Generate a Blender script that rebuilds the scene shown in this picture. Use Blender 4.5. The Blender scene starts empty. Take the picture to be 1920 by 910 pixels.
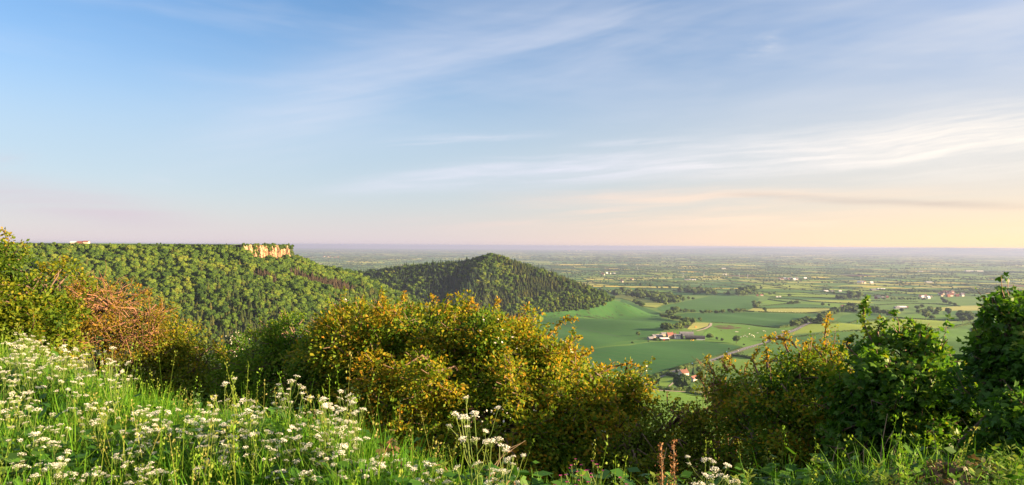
import bpy, math, random
import numpy as np
random.seed(7)
RNG = np.random.default_rng(11)
SC = bpy.context.scene
COL = SC.collection
R = math.radians

# ------------------------------------------------------------------ light settings
EXPOSURE = 2.28
SUN_E, SUN_C = 5.0, (1.0, .70, .40)
SKY_E = .050
SKY_TINT = (.53, .70, .86); SKY_SAT = 1.04
HOR_L, HOR_R = (3.95, 3.25, 3.25), (7.2, 4.6, 2.0)
MID_L, MID_R = (2.3, 2.8, 3.2), (3.3, 3.25, 3.1)
CLOUD_L, CLOUD_R = (3.3, 3.4, 3.85), (4.7, 4.3, 3.85)
PINK_L, PINK_R = (3.0, 2.6, 2.9), (4.9, 3.7, 2.75)
GREY_S = (2.5, 2.1, 1.95)
HAZE, HAZE_C = 5.2e-5, (.30, .35, .60)
OVERHEAD_FILL = (3.0, 3.0, 3.1)

# ------------------------------------------------------------------ camera model (photo 1920 x 910)
F, CX, CY, ROLL, EYE = 1371.0, 960.0, 460.5, R(0.36), 240.0
CR, SR = math.cos(ROLL), math.sin(ROLL)
def ray(px, py):
    dx, dy = px - CX, py - CY
    return np.array([(dx*CR + dy*SR)/F, 1.0, (dx*SR - dy*CR)/F])
def at(px, py, d):
    v = ray(px, py)*d
    return np.array([v[0], v[1], EYE + v[2]])
def proj(P):
    P = np.asarray(P, float)
    X, Y, Z = P[..., 0], P[..., 1], P[..., 2] - EYE
    Ys = np.where(Y > 0.1, Y, 0.1)
    u, w = X/Ys*F, Z/Ys*F
    return CX + u*CR + w*SR, CY + u*SR - w*CR

# ------------------------------------------------------------------ terrain height
_r = np.array([1, 40, 100, 200, 300, 500, 700, 1000, 1340, 1700, 2200, 3000, 4000, 6000, 60000.])
_d = np.array([20, 28, 62, 103, 128, 147, 155, 161, 166, 173, 185, 205, 222, 236, 239.])
_lr = np.linspace(0, math.log(60000), 900)
_tab = np.interp(_lr, np.log(_r), _d)
_k = np.ones(45)/45
_tab = np.convolve(np.pad(_tab, 22, mode='edge'), _k, mode='valid')
EDGE = np.array([(-700,-400),(-740,300),(-752,700),(-735,900),(-670,985),(-560,1045),(-480,1085),(-418,1120),(-370,1200),(-374,1240),(-430,1290),(-560,1370),(-900,1500),(-4000,1700)], float)
CL0, CL1 = np.array([-418., 1120.]), np.array([-370., 1200.])          # the bare rock face
CLD = (CL1-CL0)/np.linalg.norm(CL1-CL0); CLN = np.array([CLD[1], -CLD[0]]); CLL = np.linalg.norm(CL1-CL0)
PLATEAU = np.vstack([EDGE, [(-4000,-400)]])
RIDGE = [(590,526,2060),(690,514,2060),(760,504,2050),(820,499,2020),(880,494,2000),(905,487,1990),(917,481,1985),(932,485,1980),(955,492,1975),(1005,507,1950),(1060,527,1925),(1110,547,1905),(1158,566,1890)]
RIDGE = np.array([at(*p) for p in RIDGE])
def seg_dist(x, y, P):
    best = np.full(np.shape(x), 1e9); zz = np.zeros(np.shape(x))
    for i in range(len(P)-1):
        ax, ay = P[i][0], P[i][1]; bx, by = P[i+1][0], P[i+1][1]
        L2 = (bx-ax)**2 + (by-ay)**2
        t = np.clip(((x-ax)*(bx-ax) + (y-ay)*(by-ay))/L2, 0, 1)
        d = np.hypot(x-ax-t*(bx-ax), y-ay-t*(by-ay))
        m = d < best
        best = np.where(m, d, best)
        if len(P[i]) > 2: zz = np.where(m, P[i][2]*(1-t) + P[i+1][2]*t, zz)
    return best, zz
def inside(x, y, P):
    r = np.zeros(np.shape(x), bool); n = len(P)
    for i in range(n):
        x0, y0, x1, y1 = P[i][0], P[i][1], P[(i+1) % n][0], P[(i+1) % n][1]
        c = ((y0 > y) != (y1 > y)) & (x < (x1-x0)*(y-y0)/((y1-y0) if y1 != y0 else 1e-9) + x0)
        r ^= c
    return r
def sstep(a, b, x):
    t = np.clip((x-a)/(b-a), 0, 1); return t*t*(3-2*t)
def smax(a, b, k):
    h = np.clip(0.5 + 0.5*(a-b)/k, 0, 1)
    return b*(1-h) + a*h + k*h*(1-h)
_cx = [-40,-14,-9,-6.3,-4,-2.2,-0.58,0.13,1.5,3.3,8,20]
_cy = [28,17,12,9.4,7.6,6.4,5.1,4.8,4.7,4.9,5.6,9]
def near_z(x, y):
    t = y - np.interp(x, _cx, _cy)
    g = np.interp(x, [-14,-6,-2,0,1.5,4,9], [-1.62,-1.70,-1.74,-1.72,-1.66,-1.60,-1.55]) + 0.05*np.sin(x*1.7+y*.6) + 0.04*np.sin(y*2.3-x*.8)
    return EYE + g - 0.62*0.5*(t + np.sqrt(t*t + 0.6)) + 0.12*np.exp(-((t+.5)/.8)**2)
def plateau_dist(x, y):
    d, _ = seg_dist(x, y, EDGE)
    return np.where(inside(x, y, PLATEAU), -d, d)
def gully(x, y):
    return 5*np.sin(y*0.021 + 0.6*np.sin(x*0.013)) + 3*np.sin(y*0.047 + x*0.02 + 1) + 2*np.sin(x*.06 - y*.03)
def Tz(x, y):
    x = np.asarray(x, float); y = np.asarray(y, float)
    r = np.hypot(x, y)
    base = EYE - np.interp(np.log(np.maximum(r, 1)), _lr, _tab)
    und = sstep(450, 900, r)*(1 - sstep(1900, 2500, r))
    base = base + und*(3.2*np.sin(x*.013 + 1.2*np.sin(y*.004)+.5)*np.sin(y*.011+.8) + 1.6*np.sin(x*.027+y*.012+2))
    base = base + 46*np.exp(-((x-830)**2 + (y-880)**2)/(2*230**2))
    base = base + 16*np.exp(-(((x-640)/90)**2 + ((y-1500)/110)**2)/2)      # knoll on the right
    base = base + 9*np.exp(-(((x-232)/110)**2 + ((y-1560)/120)**2)/2)      # hummock of the big crop field
    base = base + 265*sstep(31000, 42000, r)*sstep(.05, .45, x/np.maximum(y, 1))*(0.75+.25*np.sin(x*.0006+1))
    t = plateau_dist(x, y)
    g = np.where(t > 0, 0.47*t, 0.0)
    g = np.where(t > 230, 0.47*230 + 0.30*(t-230), g)
    sc_ = (x-CL0[0])*CLD[0]+(y-CL0[1])*CLD[1]
    cw = sstep(-14, 4, sc_)*(1-sstep(CLL+70, CLL+110, sc_))*(t < 170)
    g = g + 17*cw*sstep(-1, 9, t)*(1-sstep(25, 165, t))
    g = g + 12*sstep(6, 70, t)*sstep(CLL-5, CLL+30, sc_)
    ridge = EYE - 1.0 - g + np.where(t < 0, 0.0, 1)*gully(x, y)*sstep(15, 120, t)
    ridge = np.where(t < 0, EYE - 1.0 - 0.6*sstep(0, 60, -t), ridge)
    z = smax(base, ridge, 9.0)
    d, zr = seg_dist(x, y, RIDGE)
    hood = zr - np.where(d < 30, d*d/60*.47, .47*(d-15)) + 3.0*np.sin(x*.03)*np.sin(y*.026+1)*sstep(20, 90, d)
    z = smax(z, hood, 10.0)
    w = sstep(24, 70, r)
    return near_z(x, y)*(1-w) + z*w
_tt = np.exp(np.linspace(math.log(30), math.log(42000), 2600))
def surv(px, py):
    """the point of the ground seen at a pixel of the photograph"""
    v = ray(px, py)
    z = EYE + v[2]*_tt - Tz(v[0]*_tt, _tt)
    i = np.argmax(z < 0)
    if i == 0: i = len(_tt)-1
    a, b = z[i-1], z[i]
    t = _tt[i-1] + (_tt[i]-_tt[i-1])*a/(a-b)
    return np.array([v[0]*t, t, float(Tz(v[0]*t, t))])
def G(x, y, dz=0.0):
    return (float(x), float(y), float(Tz(x, y)) + dz)

# ------------------------------------------------------------------ mesh helpers
def make_mesh(name, V, Fs, mats, tone=None, midx=None, smooth=False):
    V = np.asarray(V, np.float32).reshape(-1, 3)
    if not isinstance(Fs, list): Fs = [Fs]
    Fs = [np.asarray(f, np.int32) for f in Fs if len(f)]
    me = bpy.data.meshes.new(name)
    me.vertices.add(len(V)); me.vertices.foreach_set('co', V.ravel())
    nl = sum(f.size for f in Fs); npoly = sum(len(f) for f in Fs)
    me.loops.add(nl); me.loops.foreach_set('vertex_index', np.concatenate([f.ravel() for f in Fs]))
    me.polygons.add(npoly)
    tot = np.concatenate([np.full(len(f), f.shape[1], np.int32) for f in Fs])
    st = np.concatenate([[0], np.cumsum(tot)[:-1]]).astype(np.int32)
    me.polygons.foreach_set('loop_start', st)
    for m in (mats if isinstance(mats, (list, tuple)) else [mats]): me.materials.append(m)
    if midx is not None: me.polygons.foreach_set('material_index', np.asarray(midx, np.int32))
    if tone is not None:
        a = me.attributes.new('tone', 'FLOAT', 'FACE'); a.data.foreach_set('value', np.asarray(tone, np.float32))
    me.update(calc_edges=True)
    me.polygons.foreach_set('use_smooth', np.full(npoly, smooth))
    me.validate()
    return me
def link(name, me, parent=None, loc=None):
    o = bpy.data.objects.new(name, me); COL.objects.link(o)
    if parent is not None: o.parent = parent
    if loc is not None: o.location = loc
    return o
def tag(o, label=None, cat=None, group=None, kind=None):
    if label: o['label'] = label
    if cat: o['category'] = cat
    if group: o['group'] = group
    if kind: o['kind'] = kind
    return o
def empty(name, loc, label, cat, group=None, rz=0):
    o = bpy.data.objects.new(name, None); COL.objects.link(o)
    o.location = loc; o.rotation_euler = (0, 0, rz)
    return tag(o, label, cat, group)
def copy_tree(o, loc=None, rz=None, scale=None, label=None, group=None, parent=None):
    c = o.copy(); COL.objects.link(c)
    if parent is not None: c.parent = parent
    if loc is not None: c.location = loc
    if rz is not None: c.rotation_euler = (0, 0, rz)
    if scale is not None: c.scale = (scale,)*3 if not hasattr(scale, '__len__') else scale
    if label: c['label'] = label
    if group: c['group'] = group
    for ch in list(o.children): copy_tree(ch, parent=c)
    return c
class MB:
    """collects simple shapes into one mesh"""
    def __init__(s): s.v, s.q, s.t, s.tq, s.tt, s.mq, s.mt = [], [], [], [], [], [], []; s.n = 0
    def add(s, V, Q=None, T=None, tone=0.5, mi=0):
        V = np.asarray(V, float).reshape(-1, 3)
        s.v.append(V)
        if Q is not None and len(Q):
            Q = np.asarray(Q, int)+s.n; s.q.append(Q); s.tq.append(np.broadcast_to(tone, (len(Q),)).astype(float)); s.mq.append(np.full(len(Q), mi))
        if T is not None and len(T):
            T = np.asarray(T, int)+s.n; s.t.append(T); s.tt.append(np.broadcast_to(tone, (len(T),)).astype(float)); s.mt.append(np.full(len(T), mi))
        s.n += len(V)
    def box(s, c, d, rz=0, tone=.5, mi=0):
        x, y, z = np.array(d)/2.0
        V = np.array([(-x,-y,-z),(x,-y,-z),(x,y,-z),(-x,y,-z),(-x,-y,z),(x,-y,z),(x,y,z),(-x,y,z)])
        if rz:
            a, b = math.cos(rz), math.sin(rz); V = np.c_[V[:,0]*a-V[:,1]*b, V[:,0]*b+V[:,1]*a, V[:,2]]
        s.add(V+np.array(c), [(0,3,2,1),(4,5,6,7),(0,1,5,4),(1,2,6,5),(2,3,7,6),(3,0,4,7)], tone=tone, mi=mi)
    def tube(s, P, rad, sides=5, tone=.5, mi=0):
        P = np.asarray(P, float); n = len(P)
        rad = np.broadcast_to(rad, (n,))
        D = np.gradient(P, axis=0); D /= np.linalg.norm(D, axis=1)[:, None]+1e-9
        up = np.where(np.abs(D[:, 2:3]) > .9, np.array([[1., 0, 0]]), np.array([[0, 0, 1.]]))
        A = np.cross(D, up); A /= np.linalg.norm(A, axis=1)[:, None]+1e-9
        B = np.cross(D, A)
        th = np.arange(sides)*2*math.pi/sides
        V = P[:, None]+rad[:, None, None]*(A[:, None]*np.cos(th)[None, :, None]+B[:, None]*np.sin(th)[None, :, None])
        Q = []
        for i in range(n-1):
            for j in range(sides):
                k = (j+1) % sides
                Q.append((i*sides+j, i*sides+k, (i+1)*sides+k, (i+1)*sides+j))
        s.add(V.reshape(-1, 3), Q, tone=tone, mi=mi)
    def mesh(s, name, mats, smooth=False):
        Fs, tone, mi = [], [], []
        if s.q: Fs.append(np.concatenate(s.q)); tone.append(np.concatenate(s.tq)); mi.append(np.concatenate(s.mq))
        if s.t: Fs.append(np.concatenate(s.t)); tone.append(np.concatenate(s.tt)); mi.append(np.concatenate(s.mt))
        return make_mesh(name, np.concatenate(s.v), Fs, mats, np.concatenate(tone), np.concatenate(mi), smooth)
    def build(s, name, mats, parent=None, loc=None, smooth=False):
        return link(name, s.mesh(name, mats, smooth), parent, loc)

# ------------------------------------------------------------------ materials
def new_mat(name):
    m = bpy.data.materials.new(name); m.use_nodes = True
    nt = m.node_tree; nt.nodes.clear()
    return m, nt, nt.nodes.new('ShaderNodeOutputMaterial')
def ramp(nt, cols, const=False):
    r = nt.nodes.new('ShaderNodeValToRGB'); e = r.color_ramp
    e.interpolation = 'CONSTANT' if const else 'LINEAR'
    while len(e.elements) < len(cols): e.elements.new(0.5)
    for i, c in enumerate(cols):
        p = c[3] if len(c) > 3 else i/max(1, len(cols)-1 if not const else len(cols))
        e.elements[i].position = p; e.elements[i].color = (c[0], c[1], c[2], 1)
    return r
def attr(nt, n='tone'):
    a = nt.nodes.new('ShaderNodeAttribute'); a.attribute_name = n; return a
def mth(nt, op, a, b=None, c=None):
    n = nt.nodes.new('ShaderNodeMath'); n.operation = op
    for i, v in enumerate((a, b, c)):
        if v is None: continue
        if isinstance(v, (int, float)): n.inputs[i].default_value = v
        else: nt.links.new(v, n.inputs[i])
    return n.outputs[0]
def noise(nt, vec, scale, detail=4, rough=.55, dist=0):
    n = nt.nodes.new('ShaderNodeTexNoise'); n.inputs['Scale'].default_value = scale
    n.inputs['Detail'].default_value = detail; n.inputs['Roughness'].default_value = rough
    n.inputs['Distortion'].default_value = dist
    if vec is not None: nt.links.new(vec, n.inputs['Vector'])
    return n
def mixc(nt, f, a, b, mode='MIX'):
    n = nt.nodes.new('ShaderNodeMix'); n.data_type = 'RGBA'; n.blend_type = mode
    for i, v in ((0, f), (6, a), (7, b)):
        if isinstance(v, (int, float)): n.inputs[i].default_value = v
        elif isinstance(v, tuple): n.inputs[i].default_value = (v[0], v[1], v[2], 1)
        else: nt.links.new(v, n.inputs[i])
    return n.outputs[2]
def leaf_mat(name, cols, trans=.32, rough=.55, spec=.25, obj_random=0.0, tcol=1.35, patch=0):
    m, nt, out = new_mat(name)
    v = attr(nt).outputs['Fac']
    if obj_random:
        oi = nt.nodes.new('ShaderNodeObjectInfo')
        v = mth(nt, 'ADD', mth(nt, 'MULTIPLY', v, 1-obj_random), mth(nt, 'MULTIPLY', oi.outputs['Random'], obj_random))
    if patch:
        g = nt.nodes.new('ShaderNodeNewGeometry'); pn = noise(nt, g.outputs['Position'], patch, 3, .6)
        v = mth(nt, 'ADD', v, mth(nt, 'MULTIPLY', mth(nt, 'SUBTRACT', pn.outputs[0], .5), 1.5))
    r = ramp(nt, cols); nt.links.new(v, r.inputs[0])
    p = nt.nodes.new('ShaderNodeBsdfPrincipled'); nt.links.new(r.outputs[0], p.inputs['Base Color'])
    p.inputs['Roughness'].default_value = rough; p.inputs['Specular IOR Level'].default_value = spec
    t = nt.nodes.new('ShaderNodeBsdfTranslucent')
    nt.links.new(mixc(nt, 1.0, r.outputs[0], (tcol, tcol, tcol*.6), 'MULTIPLY'), t.inputs['Color'])
    mx = nt.nodes.new('ShaderNodeMixShader'); mx.inputs[0].default_value = trans
    nt.links.new(p.outputs[0], mx.inputs[1]); nt.links.new(t.outputs[0], mx.inputs[2])
    nt.links.new(mx.outputs[0], out.inputs[0])
    return m
def plain_mat(name, col, col2=None, scale=3.0, rough=.8, spec=.3, stretch=None, bump=0):
    m, nt, out = new_mat(name)
    p = nt.nodes.new('ShaderNodeBsdfPrincipled')
    tc = nt.nodes.new('ShaderNodeTexCoord'); vec = tc.outputs['Object']
    if stretch:
        mp = nt.nodes.new('ShaderNodeMapping'); mp.inputs['Scale'].default_value = stretch
        nt.links.new(vec, mp.inputs[0]); vec = mp.outputs[0]
    n = noise(nt, vec, scale)
    r = ramp(nt, [(*col, .3), (*(col2 or tuple(c*.7 for c in col)), .7)])
    nt.links.new(n.outputs[0], r.inputs[0]); nt.links.new(r.outputs[0], p.inputs['Base Color'])
    p.inputs['Roughness'].default_value = rough; p.inputs['Specular IOR Level'].default_value = spec
    if bump:
        b = nt.nodes.new('ShaderNodeBump'); b.inputs['Strength'].default_value = bump; b.inputs['Distance'].default_value = .02
        nt.links.new(n.outputs[0], b.inputs['Height']); nt.links.new(b.outputs[0], p.inputs['Normal'])
    nt.links.new(p.outputs[0], out.inputs[0])
    return m

# ------------------------------------------------------------------ camera, sun, sky
SUN_AZ, SUN_EL = R(104), R(14.5)
cam = bpy.data.cameras.new('camera'); cam.sensor_width = 36; cam.sensor_fit = 'HORIZONTAL'
cam.lens = 36*F/1920.0; cam.shift_y = (CY-455.0)/1920.0; cam.clip_start = 0.1; cam.clip_end = 90000
camo = bpy.data.objects.new('camera', cam); COL.objects.link(camo)
from mathutils import Matrix, Vector
camo.matrix_world = Matrix(((CR, -SR, 0, 0), (0, 0, -1, 0), (SR, CR, 0, EYE), (0, 0, 0, 1)))
SC.camera = camo
SC.view_settings.view_transform = 'Standard'; SC.view_settings.look = 'None'
SC.view_settings.gamma = 1.0; SC.view_settings.exposure = EXPOSURE
sun = bpy.data.lights.new('sun', 'SUN'); sun.energy = SUN_E; sun.angle = R(.5); sun.color = SUN_C
suno = bpy.data.objects.new('sun', sun); COL.objects.link(suno)
sd = Vector((math.sin(SUN_AZ)*math.cos(SUN_EL), math.cos(SUN_AZ)*math.cos(SUN_EL), math.sin(SUN_EL)))
suno.rotation_euler = sd.to_track_quat('Z', 'Y').to_euler(); suno.location = (300, 200, 500)

def build_world():
    w = bpy.data.worlds.new('World'); SC.world = w; w.use_nodes = True
    nt = w.node_tree; nt.nodes.clear(); L = nt.links.new
    out = nt.nodes.new('ShaderNodeOutputWorld'); bg = nt.nodes.new('ShaderNodeBackground')
    sky = nt.nodes.new('ShaderNodeTexSky'); sky.sky_type = 'NISHITA'; sky.sun_disc = False
    sky.sun_elevation = SUN_EL; sky.sun_rotation = SUN_AZ; sky.altitude = 250
    sky.air_density = 1.0; sky.dust_density = 1.2; sky.ozone_density = 1.6
    tc = nt.nodes.new('ShaderNodeTexCoord'); sp = nt.nodes.new('ShaderNodeSeparateXYZ')
    L(tc.outputs['Generated'], sp.inputs[0]); X, Y, Z = sp.outputs
    az = mth(nt, 'ARCTAN2', X, Y)                       # 0 ahead, + to the right (radians)
    el = mth(nt, 'ARCSINE', Z)
    def comb(a, b, c=0.0):
        n = nt.nodes.new('ShaderNodeCombineXYZ')
        for i, v in enumerate((a, b, c)):
            if isinstance(v, (int, float)): n.inputs[i].default_value = v
            else: L(v, n.inputs[i])
        return n.outputs[0]
    def smooth(a, b, v):
        n = nt.nodes.new('ShaderNodeMapRange'); n.interpolation_type = 'SMOOTHSTEP'
        n.inputs[1].default_value = a; n.inputs[2].default_value = b; L(v, n.inputs[0]); return n.outputs[0]
    def fl(f): return f if not isinstance(f, (int, float)) else f
    # the clear sky: Nishita, its colour eased towards the soft pastel of a hazy evening
    cv = comb(X, Y, mth(nt, 'MAXIMUM', Z, .004)); L(cv, sky.inputs[0])
    base = mixc(nt, 1.0, sky.outputs[0], SKY_TINT, 'MULTIPLY')
    hs = nt.nodes.new('ShaderNodeHueSaturation'); hs.inputs['Saturation'].default_value = SKY_SAT
    L(base, hs.inputs['Color']); base = hs.outputs[0]
    base = mixc(nt, mth(nt, 'MULTIPLY', smooth(-.1, 1.0, az), .62), base, (1.75, 2.3, 3.45))
    glow = smooth(-.25, .85, az)                        # towards the sun
    low = mixc(nt, glow, HOR_L, HOR_R)
    band = mth(nt, 'POWER', 2.718, mth(nt, 'MULTIPLY', mth(nt, 'MAXIMUM', el, 0.0), -1/0.10))
    base = mixc(nt, mth(nt, 'MULTIPLY', band, .88), base, low)
    mid = mixc(nt, glow, MID_L, MID_R)
    band2 = mth(nt, 'POWER', 2.718, mth(nt, 'MULTIPLY', mth(nt, 'POWER', mth(nt, 'DIVIDE', mth(nt, 'SUBTRACT', el, .11), .09), 2.0), -1.0))
    base = mixc(nt, mth(nt, 'MULTIPLY', band2, .5), base, mid)
    base = mixc(nt, mth(nt, 'MULTIPLY', mth(nt, 'POWER', 2.718, mth(nt, 'MULTIPLY', mth(nt, 'MAXIMUM', el, 0.0), -1/0.009)), .32), base, mixc(nt, glow, (2.2, 1.95, 2.35), (4.2, 3.0, 2.3)))
    # cirrus: streaks in azimuth / elevation, each bank following its own line
    wob = noise(nt, comb(mth(nt, 'MULTIPLY', az, 2.5), mth(nt, 'MULTIPLY', el, 6.0)), 1.0, 3).outputs[0]
    elw = mth(nt, 'ADD', el, mth(nt, 'MULTIPLY', mth(nt, 'SUBTRACT', wob, .5), .03))
    def streak(slope, sx, sy, seed, lo, hi, det=6):
        e2 = mth(nt, 'SUBTRACT', elw, mth(nt, 'MULTIPLY', az, slope))
        n = noise(nt, comb(mth(nt, 'MULTIPLY', az, sx), mth(nt, 'MULTIPLY', e2, sy), seed), 1.0, det, .62, .25)
        return smooth(lo, hi, n.outputs[0])
    def bank(a0, el0, slope, curve, wid, az0, az1, f0=.12, f1=.12, grow=0.0):
        """gaussian ribbon: el = el0 + slope*(az-a0) + curve*(az-a0)^2 between az0 and az1"""
        da = mth(nt, 'SUBTRACT', az, a0)
        c = mth(nt, 'ADD', mth(nt, 'MULTIPLY_ADD', da, slope, el0), mth(nt, 'MULTIPLY', mth(nt, 'MULTIPLY', da, da), curve))
        wd = mth(nt, 'MAXIMUM', mth(nt, 'MULTIPLY_ADD', da, grow, wid), .003)
        q = mth(nt, 'DIVIDE', mth(nt, 'SUBTRACT', elw, c), wd)
        g = mth(nt, 'POWER', 2.718, mth(nt, 'MULTIPLY', mth(nt, 'MULTIPLY', q, q), -1.0))
        a = mth(nt, 'MULTIPLY', smooth(az0-f0, az0+f0, az), mth(nt, 'SUBTRACT', 1.0, smooth(az1-f1, az1+f1, az)))
        return mth(nt, 'MULTIPLY', g, a)
    def mul(*v):
        r = v[0]
        for k in v[1:]: r = mth(nt, 'MULTIPLY', r, k)
        return r
    brk = streak(.04, 9.0, 70, 6.6, .30, .62)
    fine = streak(.07, 3.4, 60, 3.1, .40, .64)
    fine2 = streak(.05, 2.2, 34, 8.4, .38, .70)
    soft = streak(.22, 1.6, 11, 5.7, .36, .74, 4)
    puff = streak(.0, 5.0, 22, 2.2, .42, .70)
    cl = mixc(nt, smooth(.0, .62, az), CLOUD_L, CLOUD_R)
    pink = mixc(nt, smooth(-.5, .5, az), PINK_L, PINK_R)
    def over(col, f, c):
        return mixc(nt, mth(nt, 'MINIMUM', f, 1.0), col, c)
    c = base
    # broad thin veils high up
    c = over(c, mul(soft, bank(-.10, .245, .33, -.55, .060, -.42, .22, .2, .2), .55), cl)
    c = over(c, mul(streak(.1, 1.5, 9, 9.9, .35, .8, 4), smooth(.12, .2, el), smooth(-.1, .5, az), .26), cl)
    c = over(c, mul(streak(-.05, 2.4, 14, 1.3, .4, .8, 4), smooth(.10, .22, el), .22), cl)
    c = over(c, mul(puff, bank(.30, .255, .05, 0, .012, .285, .345, .02, .02), .9), cl)
    # the long main bank rising to the right
    c = over(c, mul(mth(nt, 'MULTIPLY_ADD', brk, .45, .55), mth(nt, 'MULTIPLY_ADD', fine, .65, .35), bank(-.195, .081, .105, -.07, .013, -.19, 2.0, .14, .1, .024), 1.0), cl)
    c = over(c, mul(mth(nt, 'MULTIPLY_ADD', brk, .5, .5), fine2, bank(.45, .137, -.01, 0, .031, .22, 2.0, .20, .1), .9), cl)
    c = over(c, mul(fine, bank(-.10, .140, .10, -.1, .006, -.17, .03, .06, .06), .5), cl)
    c = over(c, mul(fine, bank(.17, .137, .0, 0, .006, .12, .23, .05, .05), .55), cl)
    c = over(c, mul(fine2, bank(.05, .098, .06, 0, .010, -.16, .25, .1, .1), .35), cl)
    # warm low wisps
    c = over(c, mul(fine2, bank(.2, .058, .0, 0, .022, .02, .50, .12, .2), .70), pink)
    c = over(c, mul(fine, bank(.2, .040, -.05, 0, .006, .0, .42, .1, .1), .55), pink)
    c = over(c, mul(fine, bank(.1, .028, .0, 0, .010, -.2, .9, .2, .2), .40), pink)
    # grey pink bank low on the left
    c = over(c, mul(mth(nt, 'MULTIPLY_ADD', fine2, .6, .4), bank(-.55, .046, -.12, 0, .020, -1.6, -.42, .1, .09), .75), pink)
    c = over(c, mul(puff, bank(-.455, .076, .0, 0, .006, -.472, -.438, .012, .012), .7), cl)
    c = over(c, mul(puff, bank(-.63, .090, .0, 0, .012, -.75, -.59, .04, .04), .6), pink)
    # one dark thin streak on the right
    c = over(c, mul(mth(nt, 'MULTIPLY_ADD', fine, .5, .5), bank(.50, .0535, -.03, 0, .0042, .39, .60, .06, .05), .72), GREY_S)
    c = over(c, mul(fine, bank(.3, .066, -.05, 0, .004, .2, .5, .06, .05), .28), GREY_S)
    # unseen bright cloud veil added overhead and behind the viewer to fill the shadows
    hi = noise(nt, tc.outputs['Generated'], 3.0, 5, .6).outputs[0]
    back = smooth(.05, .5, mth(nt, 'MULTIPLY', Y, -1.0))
    c = over(c, mul(mth(nt, 'MAXIMUM', smooth(.42, .62, el), mth(nt, 'MULTIPLY', back, smooth(.0, .15, el))), smooth(.25, .55, hi), .85), OVERHEAD_FILL)
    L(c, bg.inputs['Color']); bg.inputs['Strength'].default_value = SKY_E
    L(bg.outputs[0], out.inputs[0])
    w.cycles.sampling_method = 'MANUAL'; w.cycles.sample_map_resolution = 512
build_world()
c_ = SC.cycles
c_.use_denoising = True; c_.denoiser = 'OPENIMAGEDENOISE'
c_.max_bounces = 6; c_.diffuse_bounces = 3; c_.glossy_bounces = 2; c_.transmission_bounces = 4; c_.transparent_max_bounces = 6; c_.volume_bounces = 1
c_.use_fast_gi = False

# the air: one closed box round everything below the sky
if HAZE:
    hb = MB(); hb.box((0, 0, EYE/2), (87000, 87000, EYE+18))
    m, nt, out = new_mat('haze_air')
    pv = nt.nodes.new('ShaderNodeVolumePrincipled'); pv.inputs['Color'].default_value = (*HAZE_C, 1)
    pv.inputs['Density'].default_value = HAZE; pv.inputs['Anisotropy'].default_value = .2
    nt.links.new(pv.outputs[0], out.inputs['Volume'])
    tag(hb.build('haze', m), kind='stuff')

# ------------------------------------------------------------------ ground
def ground_mat():
    m, nt, out = new_mat('ground_grass')
    g = nt.nodes.new('ShaderNodeNewGeometry'); pos = g.outputs['Position']
    a = attr(nt).outputs['Fac']
    n1 = noise(nt, pos, .012, 6, .6); n2 = noise(nt, pos, .35, 5, .65); n3 = noise(nt, pos, 9, 4, .6)
    grass = ramp(nt, [(.055, .125, .025, .25), (.085, .165, .034, .5), (.13, .20, .05, .78)])
    nt.links.new(n1.outputs[0], grass.inputs[0])
    floor = ramp(nt, [(.016, .028, .010, .3), (.035, .05, .016, .6), (.06, .055, .025, .8)])
    nt.links.new(n2.outputs[0], floor.inputs[0])
    soil = ramp(nt, [(.012, .022, .006, .3), (.03, .05, .012, .6), (.06, .05, .025, .8)])
    nt.links.new(n3.outputs[0], soil.inputs[0])
    c = mixc(nt, a, grass.outputs[0], floor.outputs[0])
    ln = nt.nodes.new('ShaderNodeVectorMath'); ln.operation = 'LENGTH'
    sb = nt.nodes.new('ShaderNodeVectorMath'); sb.operation = 'MULTIPLY'; sb.inputs[1].default_value = (1, 1, 0)
    nt.links.new(pos, sb.inputs[0]); nt.links.new(sb.outputs[0], ln.inputs[0])
    mr = nt.nodes.new('ShaderNodeMapRange'); mr.inputs[1].default_value = 40; mr.inputs[2].default_value = 90
    nt.links.new(ln.outputs['Value'], mr.inputs[0])
    c = mixc(nt, mr.outputs[0], soil.outputs[0], c)
    p = nt.nodes.new('ShaderNodeBsdfPrincipled'); p.inputs['Roughness'].default_value = .9; p.inputs['Specular IOR Level'].default_value = .1
    nt.links.new(c, p.inputs['Base Color']); nt.links.new(p.outputs[0], out.inputs[0])
    return m
def forest_mask(x, y, px, py):
    t = plateau_dist(x, y)
    d, zr = seg_dist(x, y, RIDGE)
    z = Tz(x, y)
    r = np.hypot(x, y)
    base = EYE - np.interp(np.log(np.maximum(r, 1)), _lr, _tab)
    left = (t > -3) & (t < 520) & (z > base + 6) & (x < 60) & (r > 90) & (r < 1500) & (d > 260)
    hood = (d < 420) & ((z > base + 4) | (d < 130)) & (y > 1300)
    return left, hood
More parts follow.
